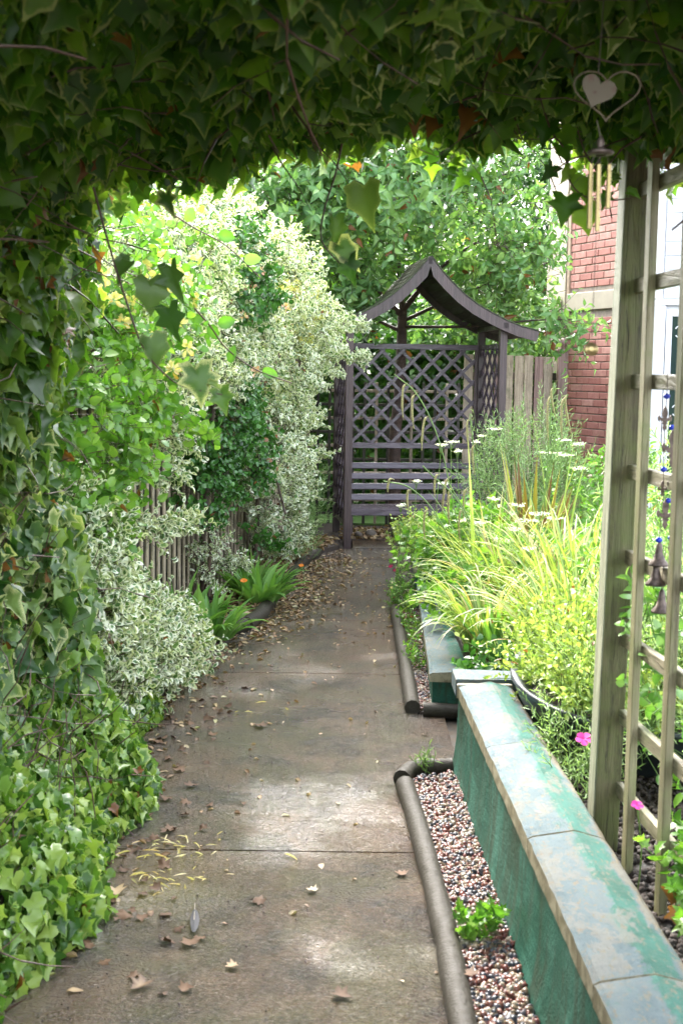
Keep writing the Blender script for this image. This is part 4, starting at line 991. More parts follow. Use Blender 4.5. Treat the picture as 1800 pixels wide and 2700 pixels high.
shrub('variegated_shrub', 'tall white-edged euonymus hedge bulging towards the arbour post', 'shrub',
      [(-.66, 8.3, 1.72, .22, .4, .26), (-.58, 9.0, 2.02, .40, .85, .38), (-.52, 9.4, 1.55, .33, .7, .35), (-.56, 9.2, 1.05, .30, .75, .32), (-.54, 9.6, .68, .27, .6, .3), (-.50, 9.9, .36, .2, .45, .24), (-.80, 8.0, 2.35, .22, .5, .22), (-.34, 9.7, 1.78, .22, .5, .26)], 3000, 'oval', M['euon'], 9, .10, .042, singles=300, base=(-.62, 9.3, 0),
      extra=arms((ad(700, 740, 9.4), ad(838, 752, 10.2), 60, .05), (ad(700, 800, 9.4), ad(842, 826, 10.2), 60, .045), (ad(690, 860, 9.4), ad(775, 865, 9.9), 30, .03), (ad(680, 1040, 9.4), ad(748, 1045, 9.8), 14, .02), (ad(680, 940, 9.4), ad(735, 970, 9.8), 20, .03)),
      trunk=[([(-.62, 9.3, 0), (-.6, 9.3, .8), (-.55, 9.2, 1.8)], .02, .01), ([ad(618, 1030, 9.0), ad(640, 1120, 9.0), ad(655, 1180, 9.0)], .008, .01)])
shrub('variegated_shrub', 'small isolated white-edged spray on a bare stem in front of the fence pales', 'shrub',
      [(-.80, 7.75, .50, .09, .16, .07)], 30, 'oval', M['euon'], 9, .08, .030, base=(-.88, 7.9, 0), extra=arms((ad(440, 1270, 7.9), ad(565, 1300, 8.0), 60, .035), (ad(430, 1290, 7.8), ad(500, 1350, 7.8), 30, .035)),
      trunk=[([(-.87, 7.85, .03), ad(445, 1330, 7.85), ad(470, 1290, 7.85)], .012, .006)])
shrub('golden_shrub', 'golden yellow sprays in the top of the tall white-edged hedge', 'shrub',
      [(-.34, 9.0, 1.95, .14, .3, .13), (-.36, 9.2, 1.72, .10, .2, .08)], 170, 'oval', M['euon_y'], 9, .08, .028, base=(-.5, 9.1, 0))
# flowers of the honeysuckle: clusters of curved trumpets
hf = thing('honeysuckle_blossom', 'cream and apricot honeysuckle blossom clusters in the left foliage', 'flowers', (-1, 5.8, 1.5))
c = Cloud(); c2 = Cloud()
for (x, y, Y) in ((262, 690, 5.3), (300, 700, 5.4), (345, 640, 5.6), (380, 665, 5.6), (425, 640, 6.0), (440, 690, 5.9), (410, 745, 5.7), (355, 775, 5.5), (395, 850, 5.4), (330, 610, 5.7), (375, 590, 6.0), (280, 740, 5.3), (450, 600, 6.4), (240, 640, 5.2), (430, 800, 5.6), (400, 610, 6.0)):
    p = np.array(atd(x, y, Y-.42)); k = 16; d = rv(k)+[.3, -.6, .3]; c.add(p+nrm(d)*.008, d, rv(k), rng.uniform(.022, .036, k))
for (x, y, Y) in ((600, 625, 7.4), (655, 705, 7.4), (575, 660, 7.4), (523, 570, 7.0), (560, 730, 7.2), (590, 855, 7.4)):
    p = np.array(atd(x, y, Y)); k = 12; d = rv(k)+[.2, -.6, .3]; c2.add(p+nrm(d)*.008, d, rv(k), rng.uniform(.02, .034, k))
c.build(hf, 'petal', M['yellowfl'], 'blossom', singles=0); c2.build(hf, 'petal', M['pinkfl'], 'pink_blossom', singles=0)
# long honeysuckle runner
vine([atd(a, b, 6.2) for a, b in ((380, 480), (440, 520), (520, 565), (600, 640))], [(atd(a, b, 6.2), atd(c_, d, 6.2), w) for a, b, c_, d, w in ((500, 540, 540, 545, 1), (560, 600, 600, 590, 1), (430, 510, 445, 475, 1))], 'pinkish honeysuckle runner crossing high in front of the green leaves', M['honey'], .004, 'ovalw')
vine([atd(a, b, 5.6) for a, b in ((430, 690), (480, 745), (520, 800), (590, 850), (670, 880))], [(atd(a, b, 5.6), atd(c_, d, 5.6), w) for a, b, c_, d, w in ((500, 745, 540, 735, 1), (530, 835, 535, 790, .7), (480, 745, 500, 780, .9), (600, 855, 640, 860, .9), (440, 740, 470, 725, 1))], 'pinkish honeysuckle runner arching over the dark green shrub', M['honey'], .004, 'ovalw')

# ------------------------------------------------------------------ tree over the arbour, background trees and hedges
def tree(name, label, base, trunk, limbs, bl, n, key, mat, m, L, size, singles=300, cat='tree', spread=70, up=.2, group=None, inner=.45, face=-.6, barkm='bark'):
    t_ = thing(name, label, cat, base, group); tb = MB(); sp = spline(trunk[0], 6); tb.tube(sp, [trunk[1]+(trunk[2]-trunk[1])*i/(len(sp)-1) for i in range(len(sp))], 12); tb.build('trunk', M[barkm], t_)
    for pts, r0, r1 in limbs:
        sp = spline(pts, 6); MB().tube(sp, [r0+(r1-r0)*i/(len(sp)-1) for i in range(len(sp))], 7).build('limb', M[barkm], t_)
    c = Cloud(); sg = []; P, Nn = blobs(bl, n, inner, 1.08, face, .2); ctr = np.array(bl[0][:3]); Dn = nrm(P-ctr)*.6+Nn*.5+rng.normal(0, .4, P.shape)*[1, 1, .5]
    sprigs(c, P, Dn, m, L, size, spread, False, .55, jit=.3, stems=sg, sr=.003); c.build(t_, key, mat, singles=singles); strips(t_, sg, M['stem'], 'twig'); return t_
TR = (.52, 12.4)
tree('cherry_tree', 'young tree with large pale green leaves spreading over the arbour roof', (TR[0], TR[1], 0), ([(TR[0], TR[1], -.05), (.50, 12.4, .8), (.54, 12.38, 1.4), (.55, 12.35, 2.1)], .065, .045),
     [([(.55, 12.35, 2.05), (.2, 12.1, 2.35), (-.4, 11.7, 2.75)], .03, .008), ([(.55, 12.35, 2.1), (.9, 12.1, 2.5), (1.5, 11.8, 2.9)], .03, .008), ([(.55, 12.35, 2.1), (.5, 12.2, 2.7), (.6, 12.0, 3.4)], .03, .01), ([(.55, 12.35, 1.9), (.1, 12.3, 2.1), (-.3, 12.2, 2.3)], .02, .006), ([(.55, 12.35, 2.0), (1.2, 12.2, 2.3), (1.9, 11.9, 2.55)], .02, .006), ([(.55, 12.35, 1.95), (1.2, 12.0, 1.95), (1.7, 11.7, 2.0), (2.1, 11.5, 2.0)], .016, .004)],
     [(.35, 11.8, 3.15, 1.1, .9, .55), (-.5, 11.6, 2.85, .8, .7, .42), (.2, 11.7, 3.65, 1.1, .8, .32), (-.2, 11.9, 2.35, .5, .4, .22), (1.42, 11.7, 2.58, .26, .5, .12), (1.93, 11.5, 1.96, .16, .2, .04), (1.25, 12.5, 2.4, .4, .5, .3)], 1750, 'long', M['cherry'], 8, .32, .105, 300)
def hedge(label, bl, n, key, mat, m=7, L=.16, size=.06, singles=0, cat='hedge', name='hedge', group=None):
    return shrub(name, label, cat, bl, n, key, mat, m, L, size, 65, singles, .65, .3, False, base=(bl[0][0], bl[0][1], 0), group=group, face=-.2)
hedge('dense dark ivy-clad tree beside the cream corner of the house', [(2.35, 16.2, 2.1, .85, .9, 2.6), (3.3, 16.5, 2.6, .9, .9, 2.2)], 3200, 'oval', M['dark'], 8, .18, .085)
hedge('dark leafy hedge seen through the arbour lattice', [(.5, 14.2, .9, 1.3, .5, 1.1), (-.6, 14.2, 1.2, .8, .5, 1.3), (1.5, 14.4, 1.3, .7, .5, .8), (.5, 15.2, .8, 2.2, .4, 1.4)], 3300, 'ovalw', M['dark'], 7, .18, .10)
hedge('broad-leaved shrub with pale leaves above the board fence', [(1.75, 13.9, 1.9, .5, .4, .5), (1.25, 14.0, 2.1, .45, .4, .4)], 360, 'ovalw', M['cherry'], 7, .16, .075, cat='shrub', name='broadleaf_shrub')
hedge('bright green tree behind the left shrubs under the ivy edge', [(-1.0, 13.2, 2.7, 1.2, .8, 1.2), (-1.9, 12.2, 2.4, 1.0, .9, 1.1), (-2.2, 10.5, 2.2, .9, 1.4, 1.2)], 2300, 'ovalw', M['honey'], 7, .16, .065, cat='tree', name='background_tree')
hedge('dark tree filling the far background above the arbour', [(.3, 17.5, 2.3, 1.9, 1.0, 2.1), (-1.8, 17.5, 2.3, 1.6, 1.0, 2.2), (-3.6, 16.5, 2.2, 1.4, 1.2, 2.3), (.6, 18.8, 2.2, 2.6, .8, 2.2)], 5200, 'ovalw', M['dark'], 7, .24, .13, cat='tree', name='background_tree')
# masses that stand behind the house end and behind the right bed
# ------------------------------------------------------------------ raised bed planting
ZS = .22
def clump(name, label, cat, c, n, L, Wd, droop, mat, spread=.5, rad=.08, singles=60, seg=7, lean=(0, 0), group=None, kind=None, nm='blade'):
    t_ = thing(name, label, cat, c, group); a = rng.random(n)*6.283; r = rad*np.sqrt(rng.random(n))
    base = np.column_stack([c[0]+r*np.cos(a), c[1]+r*np.sin(a), np.full(n, c[2])]); a2 = a+rng.normal(0, .5, n); s = spread*(.25+rng.random(n))
    d = np.column_stack([np.cos(a2)*s+lean[0], np.sin(a2)*s+lean[1], np.ones(n)])
    blades(t_, base, d, L*(.55+.55*rng.random(n)), Wd*(.7+.5*rng.random(n)), droop*(.5+rng.random(n)), mat, nm, seg, None, None, singles); return t_
# sedges
g_ = 'drooping sedge clumps'
clump('sedge', 'yellow-green sedge clump drooping over the corner of the middle wall', 'sedge', (.68, 5.95, ZS), 150, .50, .016, 1.2, M['sedge'], .5, .10, 100, 9, (-.02, -.1))
clump('sedge', 'second sedge clump behind the corner one with upright yellow blades', 'sedge', (.88, 6.6, ZS), 160, .66, .016, .95, M['sedge'], .5, .14, 100, 9, (0, -.05))
clump('sedge', 'tall sedge clump in the middle of the bed carrying drooping catkins', 'sedge', (.86, 7.2, ZS), 140, .68, .015, .9, M['sedge'], .5, .14, 80, 9)
clump('sedge', 'sedge clump at the right of the bed leaning towards the trellis', 'sedge', (1.2, 6.4, ZS), 260, .78, .017, .9, M['sedge'], .5, .18, 100, 9)
clump('sedge', 'sedge clump with tan dead blades directly behind the black tub', 'sedge', (1.0, 5.45, ZS), 170, .68, .017, .95, M['sedge'], .5, .14, 80, 9)
clump('sedge', 'low golden sedge tuft in front of the right-hand clump', 'sedge', (1.02, 5.9, ZS), 120, .55, .02, .9, M['sedge'], .55, .12, 60, 9)
clump('sedge', 'small bright green tuft with strap leaves at the foot of the corner sedge', 'sedge', (.70, 5.75, ZS), 22, .34, .026, .5, M['prim'], .6, .03, 22, 7)
# flowering stems with catkins
cks = thing('sedge_flower_stems', 'arching sedge flower stems hung with long yellow catkins', 'sedge', (.72, 7.2, ZS))
stems = [([(1100, 1400), (1050, 1200), (1010, 1020), (960, 910), (905, 860)], [(955, 905, 950, 985), (935, 880, 925, 960), (985, 955, 968, 1035), (1035, 1095, 1015, 1180)], 7.0),
         ([(1120, 1440), (1060, 1300), (1000, 1180), (940, 1120), (880, 1105)], [(905, 1102, 890, 1130), (945, 1125, 938, 1175), (985, 1170, 975, 1240)], 6.6),
         ([(1130, 1420), (1090, 1250), (1050, 1150), (990, 1090), (970, 1070)], [(1010, 1090, 998, 1140), (1040, 1135, 1032, 1205)], 6.8),
         ([(1150, 1400), (1110, 1200), (1090, 1050), (1078, 950)], [(1080, 960, 1078, 1040), (1092, 1020, 1090, 1090), (1075, 1120, 1065, 1200)], 7.2),
         ([(1220, 1400), (1250, 1150), (1262, 980), (1270, 880)], [(1268, 905, 1258, 1010), (1272, 890, 1276, 960)], 7.0),
         ([(1190, 1400), (1240, 1180), (1275, 1000), (1303, 905)], [(1300, 910, 1290, 1010), (1303, 905, 1312, 1000)], 6.6),
         ([(1120, 1400), (1100, 1250), (1070, 1180), (1030, 1110)], [(1040, 1120, 1030, 1190), (1065, 1170, 1055, 1240)], 6.9)]
for pts, cat_, Y in stems:
    MB().tube(spline([atd(a, b, Y) for a, b in pts], 5), .0032, 6).build('flower_stem', M['greenstem'], cks)
    for x0, y0, x1, y1 in cat_:
        a = atd(x0, y0, Y); b = atd(x1, y1, Y); mid = a.lerp(b, .25)+Vector((-.018, 0, .012)); top = a+Vector((-.004, 0, .010)); sp = spline([a, top.lerp(mid, .4), mid, a.lerp(b, .65)+Vector((-.012, 0, 0)), b], 4)
        MB().tube(sp, [.0022 if i < 5 else .0060 if i < len(sp)-3 else .003 for i in range(len(sp))], 7).build('catkin', M['catkin'], cks)
clump('phormium', 'stiff bronze and yellow striped sword-leaved plant in the middle of the bed', 'phormium', (1.14, 7.6, ZS), 46, .85, .034, .12, M['phorm'], .38, .07, 46, 7, (0, 0))
# two tall upright green blades
clump('iris', 'tall single upright green blades rising in front of the bench', 'iris', tuple(Vector((.72, 6.5, ZS))), 4, 1.0, .022, .15, M['sedge'], .14, .06, 9, 8)
clump('iris', 'tall bent green blades in front of the brick wall', 'iris', (1.22, 7.2, ZS), 5, 1.15, .022, .4, M['sedge'], .12, .08, 9, 8)
# ferns
def fern(label, c, nf, L, group='pale green ferns at the right of the bed'):
    t_ = thing('fern', label, 'fern', c, group); cl = Cloud(); sg = []
    for k in range(nf):
        a = 2*math.pi*k/nf+rng.normal(0, .2); d = np.array([math.cos(a)*.75, math.sin(a)*.75, 1.0]); d /= np.linalg.norm(d); p = np.array(c, float); l = L*rng.uniform(.75, 1.1); S = 26
        for i in range(S):
            q = p+d*l/S; sg.append((p, q, .003)); f = i/S; side = np.cross(d, [0, 0, 1.]); side /= np.linalg.norm(side); w = l*.30*math.sin(math.pi*min(1, f*.93+.1))**.8
            for s_ in (-1, 1):
                for j in range(9):                 # pinnules along each pinna
                    g2 = (j+.5)/9; pp = q+(side*s_*.95+d*.25)*w*g2+np.array([0, 0, -.25*w*g2*g2]); dd_ = (side*s_*.4+d*(1 if j % 2 else -1)*.9)
                    cl.add(pp[None], dd_[None], (np.cross(side, d)*1.0+rng.normal(0, .1, 3))[None], w*.17*(1.15-g2))
            p = q; d = d+np.array([math.cos(a)*.05, math.sin(a)*.05, -.075]); d /= np.linalg.norm(d)
    cl.build(t_, 'petal', M['fern'], singles=0); strips(t_, sg, M['greenstem'], 'rachis')
fern('pale fern with arching fronds in front of the brick wall', (1.46, 8.0, ZS+.1), 12, 1.0)
fern('fern spreading behind the sedges beside the pergola post', (1.28, 7.1, ZS+.1), 12, .92)
fern('fern behind the trellis near the white door', (1.85, 7.0, ZS+.1), 11, .8)
fern('far fern rising at the foot of the brick wall', (1.75, 9.2, ZS+.2), 10, .85)
# narrow-leaved bushes
def bush(name, label, cat, bl, n, key, mat, m, L, size, spread=55, singles=150, up=.2, face=-.5, opp=False, stemm='greenstem'):
    t_ = thing(name, label, cat, (bl[0][0], bl[0][1], ZS)); c = Cloud(); sg = []; P, Nn = blobs(bl, n, .35, 1.1, face, .25)
    Dn = Nn*.7+[0, 0, .9]+rng.normal(0, .3, Nn.shape); sprigs(c, P, Dn, m, L, size, spread, opp, up, stems=sg, sr=.0022); c.build(t_, key, mat, singles=singles, minpx=10); strips(t_, sg, M[stemm], 'shoot'); return t_
bush('rosemary', 'grey-green narrow-leaved bush in front of the board fence', 'shrub', [(1.36, 9.4, .76, .33, .4, .33), (1.55, 9.2, .62, .25, .3, .26)], 400, 'narr', M['rosem'], 16, .22, .05)
bush('lime_shrub', 'lime-yellow small-leaved shrub trailing over the end of the far wall', 'shrub', [(.62, 8.55, .36, .22, .32, .11), (.85, 8.4, .40, .26, .35, .14), (.54, 8.8, .36, .10, .25, .08)], 560, 'ovalw', M['lime'], 9, .12, .028, 60, 150)
bush('leafy_perennial', 'mid green leafy plant mass filling the middle of the bed', 'plant', [(.75, 7.6, .40, .28, .5, .22), (1.1, 7.0, .38, .4, .5, .18), (.66, 6.6, .3, .14, .5, .12)], 420, 'lobed', M['honey'], 6, .13, .055, 65, 150)
bush('leafy_perennial', 'dark green leaves at the foot of the sedge beside the corner stone', 'plant', [(.86, 5.3, .30, .12, .25, .12), (.66, 5.3, .26, .12, .3, .07)], 90, 'ovalw', M['green'], 6, .08, .048, 65, 120)
bush('lime_shrub', 'glowing lime-yellow shrub growing from the black tub', 'shrub', [(1.02, 4.6, .45, .32, .33, .10), (.86, 4.85, .47, .18, .2, .10), (1.1, 4.15, .45, .3, .25, .08), (.80, 4.45, .47, .15, .35, .06), (.9, 4.05, .47, .15, .12, .05)], 760, 'oval', M['lime'], 11, .13, .030, 55, 300)
bush('rosemary', 'narrow grey-green shoots standing over the black tub beside the post', 'shrub', [(1.05, 4.15, .50, .25, .25, .17), (1.25, 4.6, .60, .3, .35, .22)], 330, 'narr', M['rosem'], 18, .20, .042)
bush('dianthus', 'tuft of narrow grey-green leaves spilling between the coping and the tub', 'plant', [(.74, 3.95, .33, .09, .13, .09), (.68, 3.75, .29, .05, .09, .05), (.80, 3.80, .30, .08, .1, .06)], 64, 'narr', M['rosem'], 16, .13, .036)
bush('shrub', 'fresh green leafy shoots seen through the trellis', 'shrub', [(1.18, 3.9, .55, .22, .5, .3), (1.35, 4.6, .9, .3, .5, .35), (1.5, 5.2, .6, .4, .6, .4)], 420, 'narr', M['rosem'], 14, .18, .05, 55, 120)
bush('shrub', 'broad-leaved green plants low behind the trellis', 'plant', [(1.05, 3.3, .36, .16, .5, .12), (1.3, 2.9, .45, .2, .5, .2), (1.0, 2.7, .30, .1, .3, .08)], 130, 'ovalw', M['honey'], 7, .12, .045, 65, 150)
bush('mint', 'soft green leaves climbing through the trellis beside the post', 'plant', [(.80, 3.32, .86, .05, .06, .08), (.86, 3.25, .70, .05, .06, .1)], 16, 'ovalw', M['prim'], 7, .10, .042, 65, 80)
bush('shrub', 'yellow-green shrub mass behind the ferns against the house', 'shrub', [(2.0, 8.5, .55, .5, .7, .42), (2.3, 7.0, .6, .5, .9, .5), (1.6, 6.2, .5, .35, .6, .3)], 900, 'ovalw', M['honey'], 8, .15, .045, 60, 100)
bush('herb', 'small yellow-flowered herb cushion at the end of the far log edging', 'plant', [(.39, 8.2, .07, .075, .26, .10)], 150, 'ovalw', M['honey'], 7, .05, .018, 65, 60)
# umbels
um = thing('cow_parsley', 'white flat flower heads of cow parsley floating over the bed', 'cow parsley', (.9, 7.8, ZS)); c = Cloud(); sg = []
for (x, y, Y, r) in ((1035, 1015, 7.6, .045), (1012, 1022, 7.6, .03), (1050, 1035, 7.6, .02), (1132, 985, 8.0, .045), (1105, 1000, 8, .02), (1020, 1110, 7.4, .03), (1095, 1015, 8, .02), (1265, 1040, 7.6, .07), (1300, 1045, 7.7, .05), (1290, 1010, 7.8, .05), (1330, 1020, 7.8, .05), (1190, 1160, 6.8, .05), (1240, 1180, 6.6, .06), (1215, 1195, 6.6, .05), (1130, 1145, 6.9, .04), (1215, 1260, 6.4, .04), (1224, 1322, 6.2, .03), (955, 1105, 7.4, .015), (920, 1160, 7.3, .02), (1275, 1190, 6.7, .045), (1330, 1075, 7.4, .05), (1150, 1240, 6.7, .05), (1100, 1200, 6.9, .04), (1060, 1195, 7.0, .04), (1180, 1215, 6.7, .04)):
    p = np.array(atd(x, y, Y)); root = p+[rng.normal(0, .03), .05, -.42]; sg.append((root, p-[0, 0, .05], .003)); k = 14
    for j in range(k):
        a = rng.random()*6.28; q = p+np.array([math.cos(a), math.sin(a), 0])*r*math.sqrt(rng.random())+[0, 0, rng.normal(0, .004)]; sg.append((p-[0, 0, .05], q, .0012)); m_ = 9
        c.add(q+rng.normal(0, 1, (m_, 3))*[.007, .007, .002], rv(m_)*[1, 1, .2], np.array([0, 0, 1.])+rng.normal(0, .3, (m_, 3)), rng.uniform(.006, .010, m_))
c.build(um, 'petal', M['umbel'], 'flower_head', singles=0); strips(um, sg, M['greenstem'], 'stem')
# black tub
tub = thing('black_tub', 'black fluted rubber tub tilted against the coping and full of lime shrub', 'tub', (.98, 4.32, .2))
vs = []; fs = []; n = 72; prof = [(.25, .0), (.27, .03), (.315, .12), (.345, .20), (.352, .235), (.366, .245), (.366, .262), (.350, .262), (.335, .235), (.29, .10)]
for i, (r, z) in enumerate(prof):
    for k in range(n):
        a = 2*math.pi*k/n; fl = (.006*abs(math.sin(a*18)) if 1 < i < 4 else 0); vs.append((1.10+(r+fl)*1.36*math.cos(a), 4.42+(r+fl)*1.55*math.sin(a), .2+z+.05*math.sin(a)*(z/.26)))
for i in range(len(prof)-1):
    for k in range(n): fs.append([i*n+k, i*n+(k+1) % n, (i+1)*n+(k+1) % n, (i+1)*n+k])
MB().add(vs, fs, True).build('shell', M['pot'], tub)
sl = MB(); sl.lathe((1.10, 4.42, .38), [(.31, 0), (.2, .02), (.01, .03)], 24, 1.36, 1.55); sl.build('compost', M['soil'], tub)
# soil crumbs in the bed near the post
ground_items('soil_crumbs', 'rock', [(.64, 2.2), (.64, 4.1), (1.5, 4.1), (1.5, 2.2)], 5200, .024, ZS+.001, M['soil'], .3, dz=.016)
# single flowers
def flower(label, p, n, r, mat, stemto=None, up=(0, -.5, 1), cat='flower', cm='greenstem', name='flower'):
    t_ = thing(name, label, cat, p); u = Vector(up).normalized(); x = u.orthogonal().normalized(); y = u.cross(x); pm = MB()
    for k in range(n):
        a = 2*math.pi*k/n; d = x*math.cos(a)+y*math.sin(a); s_ = u.cross(d); P = Vector(p)
        fr_ = Matrix((s_, (d+u*.35).normalized(), (u-d*.35).normalized())).transposed(); V, T, e = random.choice(TP['petal'])
        me = tris_mesh('petal', V*[1.6, 1, 1], T, {'rnd': np.full(len(V), rng.random()), 'edge': e}, True); me.materials.append(mat); o = bpy.data.objects.new('petal', me); COL.objects.link(o); o.parent = t_
        o.matrix_basis = (fr_*r).to_4x4()
    if stemto is not None: MB().tube(spline([p, Vector(p).lerp(Vector(stemto), .5)+Vector((.01, 0, 0)), stemto], 4), .002, 5).build('stem', M[cm], t_)
    return t_
pf = atd(1340, 1698, 3.75); flower('bright magenta pink in front of the black tub beside the post', pf, 5, .026, M['magenta'], (pf.x+.02, pf.y, ZS), (-.1, -.6, 1), 'flower')
pf = atd(1462, 1850, 3.1); flower('tiny magenta flower low behind the trellis', pf, 5, .016, M['magenta'], (pf.x+.01, pf.y, ZS))
pf = atd(560, 1334, 7.75); flower('orange flower in front of the fence above the strappy leaves', pf, 9, .022, M['orange'], (pf.x-.05, pf.y, .04))
pf = atd(692, 1299, 8.9); flower('small orange flower at the right of the far strappy-leaved clump', pf, 9, .018, M['orange'], (pf.x+.02, pf.y, .04))
for i, (x, y, lab) in enumerate(((903, 1338, 'yellow flower topmost over the herb cushion beside the path'), (908, 1345, 'yellow flower just under the topmost one over the herb cushion'), (900, 1350, 'yellow flower left of the herb cushion top'), (917, 1358, 'yellow flower on top of the herb cushion'), (880, 1395, 'single yellow flower on the path side low by the herb cushion'))):
    pf = atd(x, y, 8.15); flower(lab, pf, 8, .012, M['yellowfl'], (.38, 8.2, .03))
for x, y, lab in ((897, 1300, 'pink campion bell hanging beside the far green wall'), (907, 1309, 'lower pink campion bell beside the far green wall')):
    pf = atd(x, y, 8.6); flower(lab, pf, 6, .016, M['magenta'], (.44, 8.6, .2), (.2, -.6, -.6))
# strappy-leaved clumps on the left
for c0, n_, L_, lab in (((-.70, 7.05, .03), 62, .30, 'front clump of broad strappy green leaves hanging over the curved log'), ((-.50, 8.15, .03), 75, .33, 'larger clump of strappy green leaves at the bend of the left bed'),
                     ((-.62, 8.5, .03), 55, .32, 'strappy-leaved clump against the fence behind the orange flower'), ((-.86, 7.2, .03), 40, .38, 'upright strappy clump half hidden at the foot of the fence')):
    clump('primrose', lab, 'plant', c0, n_, L_, .045, .75, M['prim'], .8, .10, n_, 6, (.15, -.1), nm='leaf')
bush('herb', 'thin feathery green herb beside the far white-edged hedge', 'plant', [(-.22, 10.2, .55, .10, .15, .38), (-.30, 10.0, .2, .12, .2, .15)], 190, 'narr', M['rosem'], 12, .09, .022, 60, 60)
bush('weed', 'sprouting green weed in the near gravel strip', 'weed', [(.375, 3.28, .05, .028, .05, .04)], 11, 'lobed', M['honey'], 5, .05, .042, 55, 60)
bush('weed', 'little weed at the far corner of the near gravel strip', 'weed', [(.34, 4.70, .05, .03, .015, .02)], 9, 'narr', M['honey'], 6, .05, .034, 65, 40)
bush('weed', 'trailing weeds in the far gravel strip behind the log', 'weed', [(.40, 6.7, .05, .025, .5, .05), (.40, 7.5, .06, .03, .3, .06)], 60, 'ovalw', M['honey'], 6, .06, .026, 65, 60)
bush('weed', 'bright green seedling behind the near coping by the trellis foot', 'weed', [(.80, 2.85, .34, .06, .12, .07)], 14, 'lobed', M['honey'], 6, .08, .048, 60, 60)

# ------------------------------------------------------------------ wind chime, heart, bells
YC = 2.3
def flat_heart(c, s, mat, t_, name, th_=.004, tilt=.35):
    pts = []
    for k in range(28):
        a = 2*math.pi*k/28; x = 16*math.sin(a)**3; z = 13*math.cos(a)-5*math.cos(2*a)-2*math.cos(3*a)-math.cos(4*a); pts.append((c.x+(x*math.cos(tilt)+z*math.sin(tilt))*s/17, c.y, c.z+(z*math.cos(tilt)-x*math.sin(tilt))*s/17))
    MB().prism(pts, (0, th_, 0)).build(name, mat, t_)
hc = atd(1372, 208, YC)
ht = thing('metal_heart', 'rusty cream and red metal heart with a wire outline hanging in the ivy', 'ornament', hc)
flat_heart(hc, .033, M['heart'], ht, 'plate')
pts = []
for k in range(33):
    a = 2*math.pi*k/32; x = 16*math.sin(a)**3; z = 13*math.cos(a)-5*math.cos(2*a)-2*math.cos(3*a)-math.cos(4*a); pts.append((hc.x+.018+x*.062/17, hc.y+.012, hc.z+z*.050/17))
MB().tube(pts, .0017, 6, False).build('wire_outline', M['wire'], ht); MB().tube([hc+Vector((0, 0, .03)), hc+Vector((.005, 0, .16))], .0012, 5).build('hanger', M['iron'], ht)
ch = thing('wind_chime', 'brass tube wind chime hanging beside the post with a disc far below', 'wind chime', atd(1378, 345, YC))
top = atd(1378, 345, YC)
MB().tube([hc+Vector((0, 0, -.05)), top+Vector((0, 0, .02))], .0012, 5).build('cord', M['iron'], ch)
MB().lathe(top, [(.002, .022), (.006, .018), (.007, .010), (.004, .004), (.020, 0), (.024, -.004), (.020, -.008), (.01, -.009)], 16).build('canopy', M['iron'], ch)
for x, y0, y1, dy in ((1356, 378, 525, 0), (1374, 378, 531, -.02), (1398, 378, 478, .01)):
    a, b = atd(x, y0, YC+dy), atd(x-4, y1, YC+dy); MB().tube([a, b], .0042, 12).build('tube', M['brass'], ch); MB().tube([a, top+Vector(((a.x-top.x)*.7, 0, -.012))], .0008, 4).build('cord', M['iron'], ch)
dk = atd(1357, 802, YC)
MB().tube([top, atd(1368, 540, YC), dk+Vector((0, 0, .02))], .0007, 4).build('cord', M['iron'], ch)
MB().lathe((0, 0, 0), [(.001, .003), (.006, .004), (.007, .0015), (.011, .0015), (.0125, .0), (.011, -.0015), (.001, -.0015)], 20).build('x', M['brass'], None)
disc = bpy.data.objects['x']; disc.name = 'disc'; disc.data.name = 'disc'; disc.parent = ch; disc.matrix_basis = Matrix.Translation(dk-ch.location) @ Matrix.Rotation(R(80), 4, 'X')
# bell strings with fleur-de-lis plates and blue beads
YB = 3.05
bs_ = thing('bell_string', 'rusty fleur-de-lis bell string with blue beads hanging in the trellis', 'wind chime', atd(1528, 855, YB))
def fleur(c, s, name='fleur_plate'):
    prof = [(0, 1), (.14, .75), (.2, .45), (.12, .12), (.28, .18), (.42, .36), (.5, .2), (.47, -.02), (.38, -.12), (.33, .02), (.22, -.1), (.12, -.12), (.22, -.22), (.1, -.32), (.16, -.52), (0, -.8)]
    pr = [(c.x+x*s, c.y, c.z+z*s) for x, z in prof]+[(c.x-x*s, c.y, c.z+z*s) for x, z in prof[1:-1][::-1]]
    MB().prism(pr, (0, .004, 0)).build(name, M['iron'], bs_)
def bead(x, y, r=.0085): c = atd(x, y, YB); MB().lathe(c, [(.001, r*.8), (r*.8, r*.5), (r, 0), (r*.8, -r*.5), (.001, -r*.8)], 12).build('bead', M['bluebead'], bs_)
for x, y in ((1530, 910), (1560, 895), (1543, 982), (1523, 1078), (1552, 1070), (1533, 1150), (1553, 1190), (1512, 1240), (1540, 1236), (1516, 1340), (1568, 1000)): bead(x, y)
for x, y, s in ((1526, 965, .034), (1545, 1035, .055), (1548, 1115, .035), (1527, 1185, .042), (1520, 1125, .022), (1543, 1262, .022)): fleur(atd(x, y, YB-.005), s)
for x, y in ((1512, 1280), (1505, 1325), (1518, 1388)):
    c = atd(x, y, YB); MB().lathe(c, [(.003, .036), (.007, .030), (.009, .012), (.014, -.004), (.024, -.016), (.0245, -.020), (.021, -.017), (.008, .0)], 18).build('bell', M['iron'], bs_)
for pts in (((1532, 858), (1530, 910), (1526, 960), (1522, 1078), (1524, 1130), (1512, 1240), (1512, 1275)), ((1565, 858), (1555, 960), (1552, 1070), (1545, 1160), (1540, 1236), (1536, 1300)), ((1514, 1290), (1507, 1318)), ((1528, 1255), (1518, 1340), (1518, 1380))):
    MB().tube([atd(a, b, YB+.004) for a, b in pts], .0010, 5).build('chain', M['iron'], bs_)
